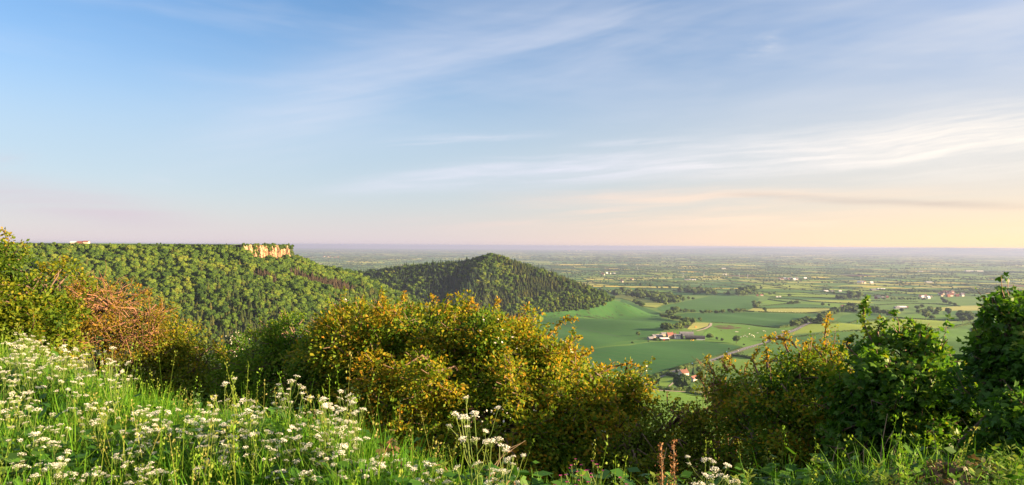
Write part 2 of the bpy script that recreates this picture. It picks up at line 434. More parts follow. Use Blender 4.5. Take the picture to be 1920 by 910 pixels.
def build_ground():
    ang = np.concatenate([np.arange(-180, -60, 3.0), np.arange(-60, 60, .25), np.arange(60, 180, 3.0)])*math.pi/180
    r = np.concatenate([np.geomspace(.35, 30, 90, endpoint=False), np.geomspace(30, 500, 95, endpoint=False), np.geomspace(500, 3000, 210, endpoint=False), np.geomspace(3000, 43000, 80)])
    A, RR = np.meshgrid(ang, r)
    x, y = np.sin(A)*RR, np.cos(A)*RR
    z = Tz(x, y)
    nr, na = x.shape
    V = np.c_[x.ravel(), y.ravel(), z.ravel()]
    i = np.arange(nr-1)[:, None]*na; j = np.arange(na)[None]; k = (j+1) % na
    Q = np.stack([i+j, i+k, i+na+k, i+na+j], -1).reshape(-1, 4)[:, ::-1]
    V = np.vstack([V, [(0, 0, float(Tz(0., .01)))]])
    T = np.array([(len(V)-1, jj, (jj+1) % na) for jj in range(na)])[:, ::-1]
    cx, cy = V[Q].mean(1)[:, 0], V[Q].mean(1)[:, 1]
    l, h = forest_mask(cx, cy, None, None)
    tone = np.concatenate([(l | h).astype(float), np.zeros(len(T))])
    tag(link('ground', make_mesh('ground', V, [Q, T], ground_mat(), tone, smooth=True)), kind='structure')
build_ground()

# ------------------------------------------------------------------ fields
FIELD_COLS = [(.032,.106,.030,0.0),(.052,.135,.034,.14),(.095,.200,.034,.30),(.19,.265,.044,.44),(.27,.29,.10,.58),(.42,.38,.07,.70),(.085,.052,.040,.80),(.05,.12,.06,.92),(.075,.15,.055,1.0)]
def field_mat(rows=True):
    m, nt, out = new_mat('field_crop')
    a = attr(nt).outputs['Fac']
    g = nt.nodes.new('ShaderNodeNewGeometry'); pos = g.outputs['Position']
    n1 = noise(nt, pos, .009, 5, .6); n2 = noise(nt, pos, .11, 5, .7)
    v = a
    r = ramp(nt, FIELD_COLS); nt.links.new(v, r.inputs[0])
    k = mth(nt, 'ADD', mth(nt, 'MULTIPLY', n1.outputs[0], .75), mth(nt, 'MULTIPLY', n2.outputs[0], .55))
    cc = mixc(nt, 1.0, r.outputs[0], mixc(nt, mth(nt, 'SUBTRACT', k, .2), (.62, .66, .62), (1.42, 1.35, 1.25)), 'MULTIPLY')
    mp = nt.nodes.new('ShaderNodeMapping'); mp.inputs['Rotation'].default_value = (0, 0, .5); mp.inputs['Scale'].default_value = (.018, .28, 0)
    nt.links.new(pos, mp.inputs[0])
    n3 = noise(nt, mp.outputs[0], 1.0, 3, .5)
    cc = mixc(nt, 1.0, cc, mixc(nt, n3.outputs[0], (.70, .74, .72), (1.34, 1.28, 1.24)), 'MULTIPLY')
    dp = nt.nodes.new('ShaderNodeVectorMath'); dp.operation = 'DOT_PRODUCT'; dp.inputs[1].default_value = (.82/22, .57/22, 0); nt.links.new(pos, dp.inputs[0])
    tram = mth(nt, 'LESS_THAN', mth(nt, 'FRACT', mth(nt, 'ADD', dp.outputs['Value'], mth(nt, 'MULTIPLY', n1.outputs[0], .8))), .075)
    cc = mixc(nt, mth(nt, 'MULTIPLY', tram, .30), cc, (.10, .105, .04))
    p = nt.nodes.new('ShaderNodeBsdfPrincipled'); p.inputs['Roughness'].default_value = .95; p.inputs['Specular IOR Level'].default_value = .08
    nt.links.new(cc, p.inputs['Base Color']); nt.links.new(p.outputs[0], out.inputs[0])
    return m
M_FIELD = field_mat()
import bmesh
def poly_sheet(name, xy, mat, tone, lift, cell=14.0):
    bm = bmesh.new()
    vs = [bm.verts.new((p[0], p[1], 0)) for p in xy]
    try: bm.faces.new(vs)
    except ValueError: return None
    bmesh.ops.triangulate(bm, faces=bm.faces[:])
    xs = [p[0] for p in xy]; ys = [p[1] for p in xy]
    for ax, lo, hi in ((0, min(xs), max(xs)), (1, min(ys), max(ys))):
        k = math.ceil(lo/cell)*cell
        while k < hi:
            n = (1, 0, 0) if ax == 0 else (0, 1, 0)
            co = (k, 0, 0) if ax == 0 else (0, k, 0)
            bmesh.ops.bisect_plane(bm, geom=bm.verts[:]+bm.edges[:]+bm.faces[:], plane_co=co, plane_no=n)
            k += cell
    V = np.array([v.co[:] for v in bm.verts])
    zz = Tz(V[:, 0], V[:, 1]) + lift
    for v, z in zip(bm.verts, zz): v.co.z = z
    bmesh.ops.recalc_face_normals(bm, faces=bm.faces[:])
    for f in bm.faces:
        if f.normal.z < 0: f.normal_flip()
    me = bpy.data.meshes.new(name); bm.to_mesh(me); bm.free()
    a = me.attributes.new('tone', 'FLOAT', 'FACE'); a.data.foreach_set('value', np.full(len(me.polygons), tone, np.float32))
    me.materials.append(mat)
    for p in me.polygons: p.use_smooth = True
    o = link(name, me); tag(o, kind='structure'); return o
FIELDS = [
 (.05, [(985,600),(1020,586),(1060,584),(1095,580),(1130,571),(1143,560),(1166,562),(1187,569),(1206,577),(1240,588),(1240,597),(1262,601),(1285,605),(1262,612),(1240,622),(1215,632),(1180,640),(1130,648),(1085,655),(1030,650),(985,640)]),
 (.0,  [(1060,668),(1105,656),(1180,648.5),(1220,642),(1260,640.5),(1320,640.5),(1370,647),(1392,652),(1320,675),(1262,692.5),(1228,703),(1200,713),(1150,716),(1100,700)]),
 (.10, [(1060,660),(1105,653),(1180,641),(1215,634),(1216,640),(1180,646),(1105,655)]),
 (.50, [(1143,559),(1164,552),(1200,559),(1246,571),(1230,578),(1206,575),(1188,566),(1166,560)]),
 (.10, [(1246,573),(1288,565),(1330,556),(1375,554),(1412,556),(1424,560),(1412,578),(1395,583.5),(1360,586),(1305,585.5),(1262,584),(1240,584),(1232,579)]),
 (.04, [(1262,591),(1300,587),(1360,588),(1400,586),(1440,588),(1535,590),(1520,600),(1470,613.5),(1440,612.5),(1400,608),(1370,606.5),(1335,604.5),(1310,603),(1300,600),(1280,597)]),
 (.27, [(1335,607),(1400,610),(1440,615),(1480,614.5),(1500,611),(1450,633),(1395,652),(1370,645),(1322,639.5),(1312,636),(1322,622),(1333,613)]),
 (.56, [(1301,605),(1330,606),(1327,612.5),(1303,618.5),(1288,618)]),
 (.80, [(1335,613),(1347,610.5),(1366,610),(1392,615.5),(1366,618),(1345,616.5)]),
 (.42, [(1520,608),(1570,607.5),(1620,605),(1680,598.5),(1795,603),(1780,612),(1700,619.5),(1630,620),(1550,622),(1470,632),(1500,616)]),
 (.17, [(1466,635),(1550,624),(1640,621.5),(1700,623),(1705,650),(1600,662),(1450,665),(1415,657),(1440,643)]),
 (.33, [(1376,672),(1412,660),(1452,667),(1460,690),(1400,700),(1340,702),(1330,688)]),
 (.24, [(1732,625),(1790,618.5),(1818,617),(1838,630),(1856,650),(1850,690),(1838,740),(1750,740),(1720,680)]),
 (.15, [(1566,604),(1580,592),(1622,584),(1660,589),(1675,595.5),(1600,604.5)]),
 (.30, [(1680,595),(1722,589),(1765,590),(1800,598),(1795,600.5),(1730,597.5)]),
 (.57, [(1750,578),(1800,574),(1880,572),(1872,582),(1800,583),(1760,583)]),
 (.12, [(1768,584),(1800,584),(1850,584),(1850,590),(1800,592),(1770,590)]),
 (.10, [(1824,617),(1862,601),(1925,596),(1930,640),(1862,652),(1842,630)]),
 (.31, [(1183,742),(1192,734),(1215,732),(1270,735.5),(1340,738),(1350,775),(1330,800),(1180,790)]),
 (.34, [(1236,712),(1248,705),(1262,707),(1270,711),(1258,727),(1236,724)]),
 (.55, [(1397,583),(1413,578),(1440,579.5),(1500,579),(1565,579),(1548,588),(1490,587),(1440,585.5)]),
 (.14, [(1416,576),(1440,573),(1475,570.5),(1500,570),(1545,573),(1565,577),(1500,577.5),(1440,577.8)]),
 (.46, [(1409,535),(1450,534),(1500,538),(1548,542),(1592,544),(1545,545),(1470,543),(1410,542)]),
 (.52, [(1380,525),(1450,527),(1540,531),(1500,532),(1400,530)]),
 (.16, [(1412,544),(1480,544),(1600,549.5),(1560,551),(1480,548),(1416,546.5)]),
 (.36, [(1420,549),(1500,550),(1612,556),(1600,559),(1500,557),(1440,556)]),
 (.06, [(1440,557),(1500,558),(1620,561.5),(1620,563),(1490,561.5)]),
 (.48, [(1490,563),(1620,564),(1640,568),(1620,570.5),(1530,566.5)]),
 (.45, [(1600,541),(1660,538),(1680,542),(1640,547),(1600,546)]),
 (.60, [(1700,541),(1760,536),(1850,538),(1780,541)]),
 (.50, [(1570,536),(1660,532),(1690,534),(1600,538)]),
 (.32, [(1440,563),(1475,567),(1530,568),(1620,572),(1640,580),(1580,580),(1540,572),(1500,568.5),(1475,569),(1440,572),(1425,568)]),
]
for tone, P in FIELDS:
    xy = [surv(*p)[:2] for p in P]
    poly_sheet('field', xy, M_FIELD, tone, .35 if min(p[1] for p in P) > 552 else 1.35)

def strip_sheet(name, pts, width, mat, lift, tone=.5, kind='structure', step=9.0, across=3):
    P = resample(pts, step)
    D = np.gradient(P, axis=0); D /= np.linalg.norm(D, axis=1)[:, None]
    N = np.c_[-D[:, 1], D[:, 0]]
    offs = np.linspace(-.5, .5, across+1)*width
    V = (P[:, None]+N[:, None]*offs[None, :, None]).reshape(-1, 2)
    z = Tz(np.repeat(P[:, 0], across+1), np.repeat(P[:, 1], across+1)) + lift
    Q = []
    for i in range(len(P)-1):
        for j in range(across):
            a = i*(across+1)+j; Q.append((a, a+across+1, a+across+2, a+1))
    Q = np.array(Q)[:, ::-1]
    o = link(name, make_mesh(name, np.c_[V, z], [Q], mat, np.full(len(Q), tone), smooth=True))
    if np.mean([p.normal.z for p in o.data.polygons]) < 0: o.data.flip_normals()
    return tag(o, kind=kind)
def resample(pts, step):
    P = np.array([p[:2] for p in pts], float)
    # Catmull-Rom then even spacing
    out = []
    Q = np.vstack([2*P[0]-P[1], P, 2*P[-1]-P[-2]])
    for i in range(1, len(Q)-2):
        for t in np.linspace(0, 1, 16, endpoint=False):
            out.append(.5*((2*Q[i])+(-Q[i-1]+Q[i+1])*t+(2*Q[i-1]-5*Q[i]+4*Q[i+1]-Q[i+2])*t*t+(-Q[i-1]+3*Q[i]-3*Q[i+1]+Q[i+2])*t**3))
    out.append(P[-1]); out = np.array(out)
    s = np.concatenate([[0], np.cumsum(np.linalg.norm(np.diff(out, axis=0), axis=1))])
    n = max(2, int(s[-1]/step)+1); q = np.linspace(0, s[-1], n)
    return np.c_[np.interp(q, s, out[:, 0]), np.interp(q, s, out[:, 1])]
M_ROAD = plain_mat('asphalt', (.085, .085, .10), (.115, .115, .135), .3, .85)
M_MARK = plain_mat('road_paint', (.7, .7, .66), (.55, .55, .52), .4, .7)
M_TRACK = plain_mat('farm_track', (.34, .30, .24), (.24, .2, .15), .2, .95)
M_VERGE = plain_mat('verge_grass', (.075, .11, .03), (.13, .14, .05), .12, .95)
ROADP = [surv(*p) for p in [(1165,757),(1181,741),(1196,726),(1216,715),(1236,707.5),(1262,698.5),(1300,687),(1332,677.5),(1366,665.5),(1400,653.5),(1450,636.5),(1484,622.5),(1506,611.5),(1524,604.5)]]
strip_sheet('verge', ROADP, 13, M_VERGE, .55)
strip_sheet('road', ROADP, 7.0, M_ROAD, .8)
rp = resample(ROADP, 9.0)
dash = MB()
for i in range(0, len(rp)-1, 1):
    a, b = rp[i], rp[i]+(rp[i+1]-rp[i])*.6
    d = (b-a)/np.linalg.norm(b-a); n = np.array([-d[1], d[0]])*.22
    q = [a+n, b+n, b-n, a-n]
    dash.add([(p[0], p[1], float(Tz(*p))+.95) for p in q], [(3, 2, 1, 0)])
    for off in (3.1, -3.1):
        e0, e1 = rp[i], rp[i+1]; nn = np.array([-d[1], d[0]])
        q = [e0+nn*(off+.14), e1+nn*(off+.14), e1+nn*(off-.14), e0+nn*(off-.14)]
        dash.add([(p[0], p[1], float(Tz(*p))+.95) for p in q], [(3, 2, 1, 0)])
tag(dash.build('road_marking', M_MARK), kind='structure')
for P, wd in (([(1306,621.5),(1314,619.5),(1322,617),(1329,613.5),(1332.5,610.5),(1333,606.5)], 5.5),
              ([(1200,728),(1222,731.5),(1250,734),(1290,736),(1340,737)], 3.5),
              ([(1254,726),(1262,719),(1269,713.5)], 2.0)):
    strip_sheet('track', [surv(*p) for p in P], wd, M_TRACK, .7, step=6)
# drain line across the big crop field
strip_sheet('ditch', [surv(*p) for p in [(1000,598),(1040,607),(1080,615),(1120,623),(1162,632)]], 2.2, plain_mat('ditch_earth', (.03, .05, .025), (.05, .06, .03), .3), .55)

# the mosaic of small fields of the vale, out to the horizon
HEDGE_EDGES = []      # (x0, y0, x1, y1, distance)
def build_mosaic():
    rnd = random.Random(5)
    cells = []
    def split(x0, y0, x1, y1):
        w, h = x1-x0, y1-y0
        ym = (y0+y1)/2
        s = 1.0 if ym < 9000 else (1.5 if ym < 16000 else 2.4)
        tgt = rnd.uniform(34000, 105000)*s*s
        if w*h < tgt or (w < 130*s and h < 110*s): cells.append((x0, y0, x1, y1)); return
        if w*rnd.uniform(.65, 1.5) > h*1.55:
            k = x0+w*rnd.uniform(.36, .64); split(x0, y0, k, y1); split(k, y0, x1, y1)
        else:
            k = y0+h*rnd.uniform(.36, .64); split(x0, y0, x1, k); split(x0, k, x1, y1)
    y = 2000.0
    while y < 33000:
        h = 900 if y < 9000 else 2600
        xm = y*.85+900
        n = max(2, int(2*xm/(1400 if y < 9000 else 3600)))
        for i in range(n): split(-xm+2*xm*i/n, y, -xm+2*xm*(i+1)/n, y+h)
        y += h
    a = R(9)
    def warp(x, y):
        X, Y = x*math.cos(a)-y*math.sin(a)*.35, y*math.cos(a)+x*math.sin(a)*.55
        return X+70*math.sin(y*.0021+x*.0007)+30*math.sin(x*.005+1), Y+60*math.sin(x*.0023+2)+25*math.sin(x*.006+y*.004)
    V, Q, tones = [], [], []
    pal = [.0,.06,.10,.14,.18,.22,.27,.30,.34,.38,.44,.48,.56,.60,.68,.72,.80,.92,.96,1.0]
    wts = [6,5,6,7,5,5,5,5,5,5,5,5,4.5,4,2.6,2.8,2.2,5,5,5]
    for (x0, y0, x1, y1) in cells:
        C = [warp(*p) for p in ((x0, y0), (x1, y0), (x1, y1), (x0, y1))]
        mx = sum(p[0] for p in C)/4; my = sum(p[1] for p in C)/4
        r = math.hypot(mx, my)
        px, py = proj((mx, my, float(Tz(mx, my))))
        if my < 1800 or px < 300 or px > 2200: continue
        if min(p[1] for p in C) < 2150: continue
        if px < 1165 and py > 541: continue
        if px >= 1165 and py > 555: continue
        if seg_dist(np.array([mx]), np.array([my]), RIDGE)[0][0] < 560: continue
        n = len(V); V += [(p[0], p[1], 0) for p in C]; Q.append((n, n+1, n+2, n+3))
        tones.append(rnd.choices(pal, wts)[0]+rnd.uniform(-.015, .015))
        if r < 15000:
            HEDGE_EDGES.append((*C[0], *C[1], r)); HEDGE_EDGES.append((*C[0], *C[3], r))
    V = np.array(V, float); V[:, 2] = Tz(V[:, 0], V[:, 1])+.9
    # subdivide each quad 2x2 so the sheet follows the land
    Q = np.array(Q); P = V[Q]
    u = np.linspace(0, 1, 4)
    W = []; QQ = []; TT = []
    for k in range(len(P)):
        b = len(W)*16
        g = np.array([[ (1-v)*((1-uu)*P[k,0]+uu*P[k,1])+v*((1-uu)*P[k,3]+uu*P[k,2]) for uu in u] for v in u]).reshape(-1, 3)
        W.append(g)
        for i in range(3):
            for j in range(3): QQ.append((b+i*4+j, b+i*4+j+1, b+i*4+j+5, b+i*4+j+4)); TT.append(tones[k])
    W = np.concatenate(W); W[:, 2] = Tz(W[:, 0], W[:, 1])+.9
    tag(link('farmland', make_mesh('farmland', W, [np.array(QQ)], M_FIELD, np.array(TT))), kind='structure')
build_mosaic()

# ------------------------------------------------------------------ middle-distance trees and hedges
def ico(sub):
    bm = bmesh.new(); bmesh.ops.create_icosphere(bm, subdivisions=sub, radius=1)
    V = np.array([v.co[:] for v in bm.verts]); T = np.array([[v.index for v in f.verts] for f in bm.faces]); bm.free(); return V, T
ICO1, ICO2, ICO3 = ico(1), ico(2), ico(3)
M_BROAD = leaf_mat('broadleaf_foliage', [(.018,.044,.007),(.042,.084,.010),(.080,.130,.013),(.135,.155,.022)], .22, .7, .1, .55, patch=.022)
M_FIELDTREE = leaf_mat('field_tree_foliage', [(.020,.044,.013),(.040,.078,.017),(.075,.118,.023),(.13,.15,.034)], .2, .7, .1, .55)
M_CONIF = leaf_mat('conifer_foliage', [(.020,.042,.012),(.042,.068,.018),(.075,.092,.022),(.12,.11,.028)], .15, .75, .1, .5, patch=.02)
M_HOODC = leaf_mat('dark_conifer_foliage', [(.016,.036,.020),(.028,.056,.028),(.046,.078,.030),(.08,.092,.032)], .15, .75, .1, .5)
M_LARCH = leaf_mat('bare_larch', [(.038,.030,.020),(.062,.048,.030),(.085,.064,.040)], .1, .8, .1, .5)
M_BARK = plain_mat('bark', (.085,.065,.048), (.045,.036,.028), 6, .9, stretch=(1, 1, .25), bump=.5)
def quads_on(P, N, size, rng, up=.25):
    """loose leaf clumps: bent quads facing roughly along N"""
    n = len(P)
    N = N + rng.normal(0, .55, N.shape); N[:, 2] += up
    N /= np.linalg.norm(N, axis=1)[:, None]+1e-9
    A = np.cross(N, rng.normal(0, 1, N.shape)); A /= np.linalg.norm(A, axis=1)[:, None]+1e-9
    B = np.cross(N, A)
    s = size*rng.uniform(.6, 1.35, n)[:, None]
    V = np.stack([P-A*s-B*s*.7, P+A*s-B*s*.7+N*s*.3, P+A*s+B*s*.7-N*s*.2, P-A*s+B*s*.7+N*s*.25], 1).reshape(-1, 3)
    Q = np.arange(4*n).reshape(n, 4)
    return V, Q
def broadleaf(seed, h=11.0, w=9.0, low=.18, nl=9, nq=170, mats=None, trunk=True, flat=False, split=False, qs=.5):
    rng = np.random.default_rng(seed)
    mb = MB()
    cz = h*(low+1)/2; ah = h*(1-low)/2
    for k in range(nl):
        th = k*2.4+rng.uniform(0, .8); u = rng.uniform(-.75, .85)
        rr = math.sqrt(max(0, 1-u*u))*rng.uniform(.45, .72)
        if k == 0: rr, u = 0, .35
        c = np.array([math.cos(th)*rr*w/2, math.sin(th)*rr*w/2, cz+u*ah*.66])
        rad = w*rng.uniform(.21, .33)
        V, T = ICO2
        d = 1+rng.normal(0, .13, len(V))
        V2 = V*d[:, None]*rad*np.array([1, 1, .84])+c
        V2[:, 2] = np.minimum(V2[:, 2], h*1.02)
        tone = np.clip(.42+rng.normal(0, .16)+rng.normal(0, .10, len(T)), 0, 1)
        mb.add(V2, None, T, tone)
        m = max(4, nq//nl)
        i = rng.integers(0, len(V), m)
        Vq, Qq = quads_on(V2[i]+(V[i])*rad*.08, V[i], w*.058*qs/.5, rng)
        mb.add(Vq, Qq, None, np.clip(.5+rng.normal(0, .22, m), 0, 1))
    tb = MB()
    tb.tube([(0,0,-.6),(0,0,h*.2),(.1*w*.1,0,h*.45),(.15,.1,h*.62)], [h*.034,h*.026,h*.02,h*.008], 6, .5, 0 if split else 1)
    for k in range(4):
        th = k*1.7+.4
        tb.tube([(0,0,h*.25),(math.cos(th)*w*.17,math.sin(th)*w*.17,h*.45),(math.cos(th)*w*.3,math.sin(th)*w*.3,h*.6)], [h*.016,h*.012,h*.005], 5, .5, 0 if split else 1)
    if split: return mb, tb
    if trunk:
        for V, Q, tq, mq in zip(tb.v, tb.q, tb.tq, tb.mq): pass
        n = mb.n
        mb.v += tb.v; mb.q += [q+n for q in tb.q]; mb.tq += tb.tq; mb.mq += tb.mq; mb.n += tb.n
    return mb
def conifer(seed, h=15.0, w=5.0, tiers=9, trunk=True):
    rng = np.random.default_rng(seed); mb = MB()
    for k in range(tiers):
        f = k/(tiers-1); z = h*(.16+.80*f); rad = w/2*(1-f)**.8*rng.uniform(.85, 1.1)+.12
        n = 9 if f < .6 else 6
        for j in range(n):
            th = 2*math.pi*(j+rng.uniform(-.3, .3))/n+k*.7
            rr = rad*rng.uniform(.72, 1.15); c, s = math.cos(th), math.sin(th)
            ww = rr*.48+.1; drop = rr*rng.uniform(.25, .6)
            V = [(0, 0, z+h*.075), (c*rr*.6-s*ww, s*rr*.6+c*ww, z-drop*.55), (c*rr, s*rr, z-drop), (c*rr*.6+s*ww, s*rr*.6-c*ww, z-drop*.55)]
            mb.add(V, [(0, 1, 2, 3)], None, np.clip(.4+rng.normal(0, .2), 0, 1))
    mb.add([(0.12,0,h*.93),(-.1,.1,h*.93),(-.1,-.1,h*.93),(0,0,h*1.04)], None, [(0,1,3),(1,2,3),(2,0,3)], .6)
    mb.tube([(0,0,-.5),(0,0,h*.5),(0,0,h*.95)], [h*.018,h*.012,.03], 5, .5, 1)
    return mb
def source(name, objs):
    c = bpy.data.collections.new(name)
    for o in objs: c.objects.link(o)
    return c
def src_obj(name, me): return bpy.data.objects.new(name, me)
def scatter(name, P, rotz, scale, idx, coll, kind='stuff', tilt=None, label=None, cat=None):
    """one stuff object: instances of a few source meshes on points"""
    P = np.asarray(P, np.float32)
    me = bpy.data.meshes.new(name); me.vertices.add(len(P)); me.vertices.foreach_set('co', P.ravel())
    rot = np.zeros((len(P), 3), np.float32); rot[:, 2] = rotz
    if tilt is not None: rot[:, :2] = tilt
    me.attributes.new('rot', 'FLOAT_VECTOR', 'POINT').data.foreach_set('vector', rot.ravel())
    sc3 = np.asarray(scale, np.float32)
    if sc3.ndim == 1: sc3 = np.repeat(sc3[:, None], 3, 1)
    me.attributes.new('scl', 'FLOAT_VECTOR', 'POINT').data.foreach_set('vector', np.ascontiguousarray(sc3).ravel())
    me.attributes.new('pick', 'INT', 'POINT').data.foreach_set('value', np.asarray(idx, np.int32))
    o = link(name, me)
    ng = bpy.data.node_groups.new(name+'_scatter', 'GeometryNodeTree')
    ng.interface.new_socket('Geometry', in_out='INPUT', socket_type='NodeSocketGeometry')
    ng.interface.new_socket('Geometry', in_out='OUTPUT', socket_type='NodeSocketGeometry')
    N = ng.nodes.new; L = ng.links.new
    gi, go = N('NodeGroupInput'), N('NodeGroupOutput')
    m2p, iop, ci = N('GeometryNodeMeshToPoints'), N('GeometryNodeInstanceOnPoints'), N('GeometryNodeCollectionInfo')
    ci.inputs['Collection'].default_value = coll; ci.inputs['Separate Children'].default_value = True; ci.inputs['Reset Children'].default_value = True
    L(gi.outputs[0], m2p.inputs['Mesh']); L(m2p.outputs[0], iop.inputs['Points']); L(ci.outputs[0], iop.inputs['Instance'])
    iop.inputs['Pick Instance'].default_value = True
    def na(n, t):
        a = N('GeometryNodeInputNamedAttribute'); a.data_type = t; a.inputs['Name'].default_value = n; return a.outputs['Attribute']
    L(na('pick', 'INT'), iop.inputs['Instance Index'])
    e = N('FunctionNodeEulerToRotation'); L(na('rot', 'FLOAT_VECTOR'), e.inputs[0]); L(e.outputs[0], iop.inputs['Rotation'])
    L(na('scl', 'FLOAT_VECTOR'), iop.inputs['Scale'])
    L(iop.outputs[0], go.inputs[0])
    md = o.modifiers.new('scatter', 'NODES'); md.node_group = ng
    tag(o, label, cat, kind=kind)
    return o
ME_BROAD = [broadleaf(20+k, 9.5+k*.6, 8.8+.35*k, -.08, 11, 300, qs=.42).mesh('woodland_broadleaf', [M_BROAD, M_BARK]) for k in range(5)]
ME_CON = [conifer(40+k, 11+k, 7.4, 11).mesh('woodland_conifer', [M_CONIF, M_BARK]) for k in range(3)]
ME_HOOD = [conifer(50+k, 13+k, 7.4, 11).mesh('hill_conifer', [M_HOODC, M_BARK]) for k in range(3)]
ME_LARCH = [conifer(60+k, 12+k, 6.4, 10).mesh('larch', [M_LARCH, M_BARK]) for k in range(2)]
ME_FIELD = [broadleaf(70+k, 10.5+.7*k, 9.5+.8*(k % 3), .12, 8, 160).mesh('field_tree', [M_FIELDTREE, M_BARK]) for k in range(5)]
ME_BUSH = [broadleaf(80+k, 4.2, 5.0, .0, 6, 90, trunk=False).mesh('field_bush', [M_FIELDTREE, M_BARK]) for k in range(3)]
ME_FAR = []
for k in range(3):
    rng = np.random.default_rng(90+k); mb = MB()
    for j in range(3):
        V, T = ICO1
        V2 = V*(1+rng.normal(0, .15, len(V)))[:, None]*rng.uniform(2.6, 4.0)*np.array([1, 1, .95])+np.array([rng.uniform(-2, 2), rng.uniform(-2, 2), 4.2+rng.uniform(-.6, 1.6)])
        mb.add(V2, None, T, np.clip(.35+rng.normal(0, .2, len(T)), 0, 1))
    ME_FAR.append(mb.mesh('vale_tree', [M_FIELDTREE]))
SRC_WOOD = source('woodland_sources', [src_obj('w%02d' % i, me) for i, me in enumerate(ME_BROAD+ME_CON+ME_HOOD+ME_LARCH)])
SRC_FAR = source('vale_sources', [src_obj('v%02d' % i, me) for i, me in enumerate(ME_FAR)])

# the wooded scarp on the left and the wooded conical hill
def vnoise(x, y, s, seed):
    a = seed*1.7
    return (np.sin(x/s+a)*np.cos(y/s*1.3+a*2)+np.sin((x*.8+y*.6)/s*1.9+a*3)*.6+np.sin((x*.5-y*.9)/s*2.7+a)*.4)/2.0
def woods():
    rng = np.random.default_rng(3)
    def grid(x0, x1, y0, y1, s):
        gx, gy = np.meshgrid(np.arange(x0, x1, s), np.arange(y0, y1, s))
        return (gx+rng.uniform(-.45, .45, gx.shape)*s).ravel(), (gy+rng.uniform(-.45, .45, gy.shape)*s).ravel()
    x1, y1 = grid(-700, 60, 330, 1420, 5.1)
    x2, y2 = grid(-620, 520, 1500, 2500, 6.4)
    x = np.concatenate([x1, x2]); y = np.concatenate([y1, y2]); which = np.concatenate([np.zeros(len(x1)), np.ones(len(x2))])
    l, h = forest_mask(x, y, None, None)
    ok = ((which == 0) & l) | ((which == 1) & h)
    x, y, which = x[ok], y[ok], which[ok]
    z = Tz(x, y); t = plateau_dist(x, y); d, zr = seg_dist(x, y, RIDGE)
    px, py = proj(np.c_[x, y, z])
    ok = (px > -120) & (px < 1300) & (py < 690)
    # the woods end on the crop field's border in front of the hill
    border = np.interp(px, [880,985,1020,1060,1095,1130,1146,1166,1200], [640,602,588,585,582,575,566,559,549])
    ok &= ~((which == 1) & (py > border))
    # back side of the hill is out of sight; keep a thin rim
    ok &= ~((which == 1) & (y > np.interp(x, RIDGE[:, 0], RIDGE[:, 1])+70))
    # cliff: no trees on the rock itself
    sc_ = (x-CL0[0])*CLD[0]+(y-CL0[1])*CLD[1]
    oncliff = (which == 0) & (sc_ > -6) & (sc_ < CLL+6) & (t < 60) & (y > 1080)
    ok &= ~(oncliff & (t > -1.5) & (t < 21))
    # plateau: only scattered scrub
    ok &= ~((which == 0) & (t < 4) & (rng.uniform(size=len(x)) < .80))
    ok &= ~((which == 0) & (t < 9) & (px > 180) & (rng.uniform(size=len(x)) < .45))
    x, y, z, t, d, px, py, which = [a[ok] for a in (x, y, z, t, d, px, py, which)]
    n = len(x)
    kindv = np.zeros(n, int)
    u = rng.uniform(size=n)
    # scarp: broadleaf above, conifer blocks below
    f = vnoise(x, y, 60, 1)+.5*vnoise(x, y, 22, 4)
    pc = np.clip((py-520)/120+f*.5-.16+(px < 330)*.0, 0.02, .92)
    isl = which == 0
    con = isl & (u < pc)
    lar = isl & ((((px-605)/66)**2+((py-(533+(px-600)*.27))/8.5)**2 < 1) | (((px-496)/26)**2+((py-(520+(px-496)*.45))/8)**2 < 1))
    kindv = np.where(isl, np.where(lar, 3, np.where(con, 1, 0)), kindv)
    g = vnoise(x, y, 50, 7)+.4*vnoise(x, y, 20, 2)
    pb = np.where(py > border[ok]-34, .80, np.where(px < 800, .45, .2))
    pb = np.where((px > 880) & (px < 960) & (py < 512), .8, pb)
    pb = np.clip(pb+g*.35, .05, .95)
    kindv = np.where(~isl, np.where(u < pb, 0, np.where((px < 890) | (g > .45), 2, 1)), kindv)
    rot = rng.uniform(0, 6.28, n)
    sc = np.clip(rng.lognormal(-.02, .26, n), .5, 1.6)*np.where(kindv == 0, .80, .82)*np.where(isl, 1, 1.12)
    sc = np.where(isl, sc*np.clip(.26+np.maximum(t, 0)/42, .26, 1), sc)
    sc = np.where(isl & (py > 600), sc*.9, sc)
    sc = np.where(~isl & (py > border[ok]-14), sc*.72, sc)
    idx = np.where(kindv == 0, rng.integers(0, 5, n), np.where(kindv == 1, 5+rng.integers(0, 3, n), np.where(kindv == 2, 8+rng.integers(0, 3, n), 11+rng.integers(0, 2, n))))
    # the trees nearest to the viewer that rise above the shrubs are built one by one
    tpx, tpy = proj(np.c_[x, y, z+8*sc])
    lim = np.interp(px, [-200,60,100,130,200,300,330,400,440,500,620,740,900], [430,440,480,500,500,575,600,640,640,590,560,545,545])
    vis = isl & (py < lim+4) & (tpy < lim-6) & (px > 60) & (px < 745)
    size = sc/np.hypot(x, y)
    indiv = np.zeros(n, bool)
    for kk, m in ((0, 150), (1, 140)):
        c = np.where(vis & (kindv == kk))[0]
        indiv[c[np.argsort(-size[c])][:m]] = True
    P = np.c_[x, y, z-.3]
    # scrub hanging over the lip of the cliff and in its clefts
    m = 330; ss = rng.uniform(-4, CLL+4, m); dn = rng.uniform(-.1, 1, m)**1*np.where((ss < 10), 6, np.where(ss < 42, 14+4*np.sin(ss*.5), np.where(ss < 74, 8+3*np.sin(ss*.4), 6)))
    q = CL0+np.outer(ss, CLD)+np.outer(9.8+rng.uniform(0, 2.0, m), CLN)
    Pc = np.c_[q, EYE-2.6-dn]
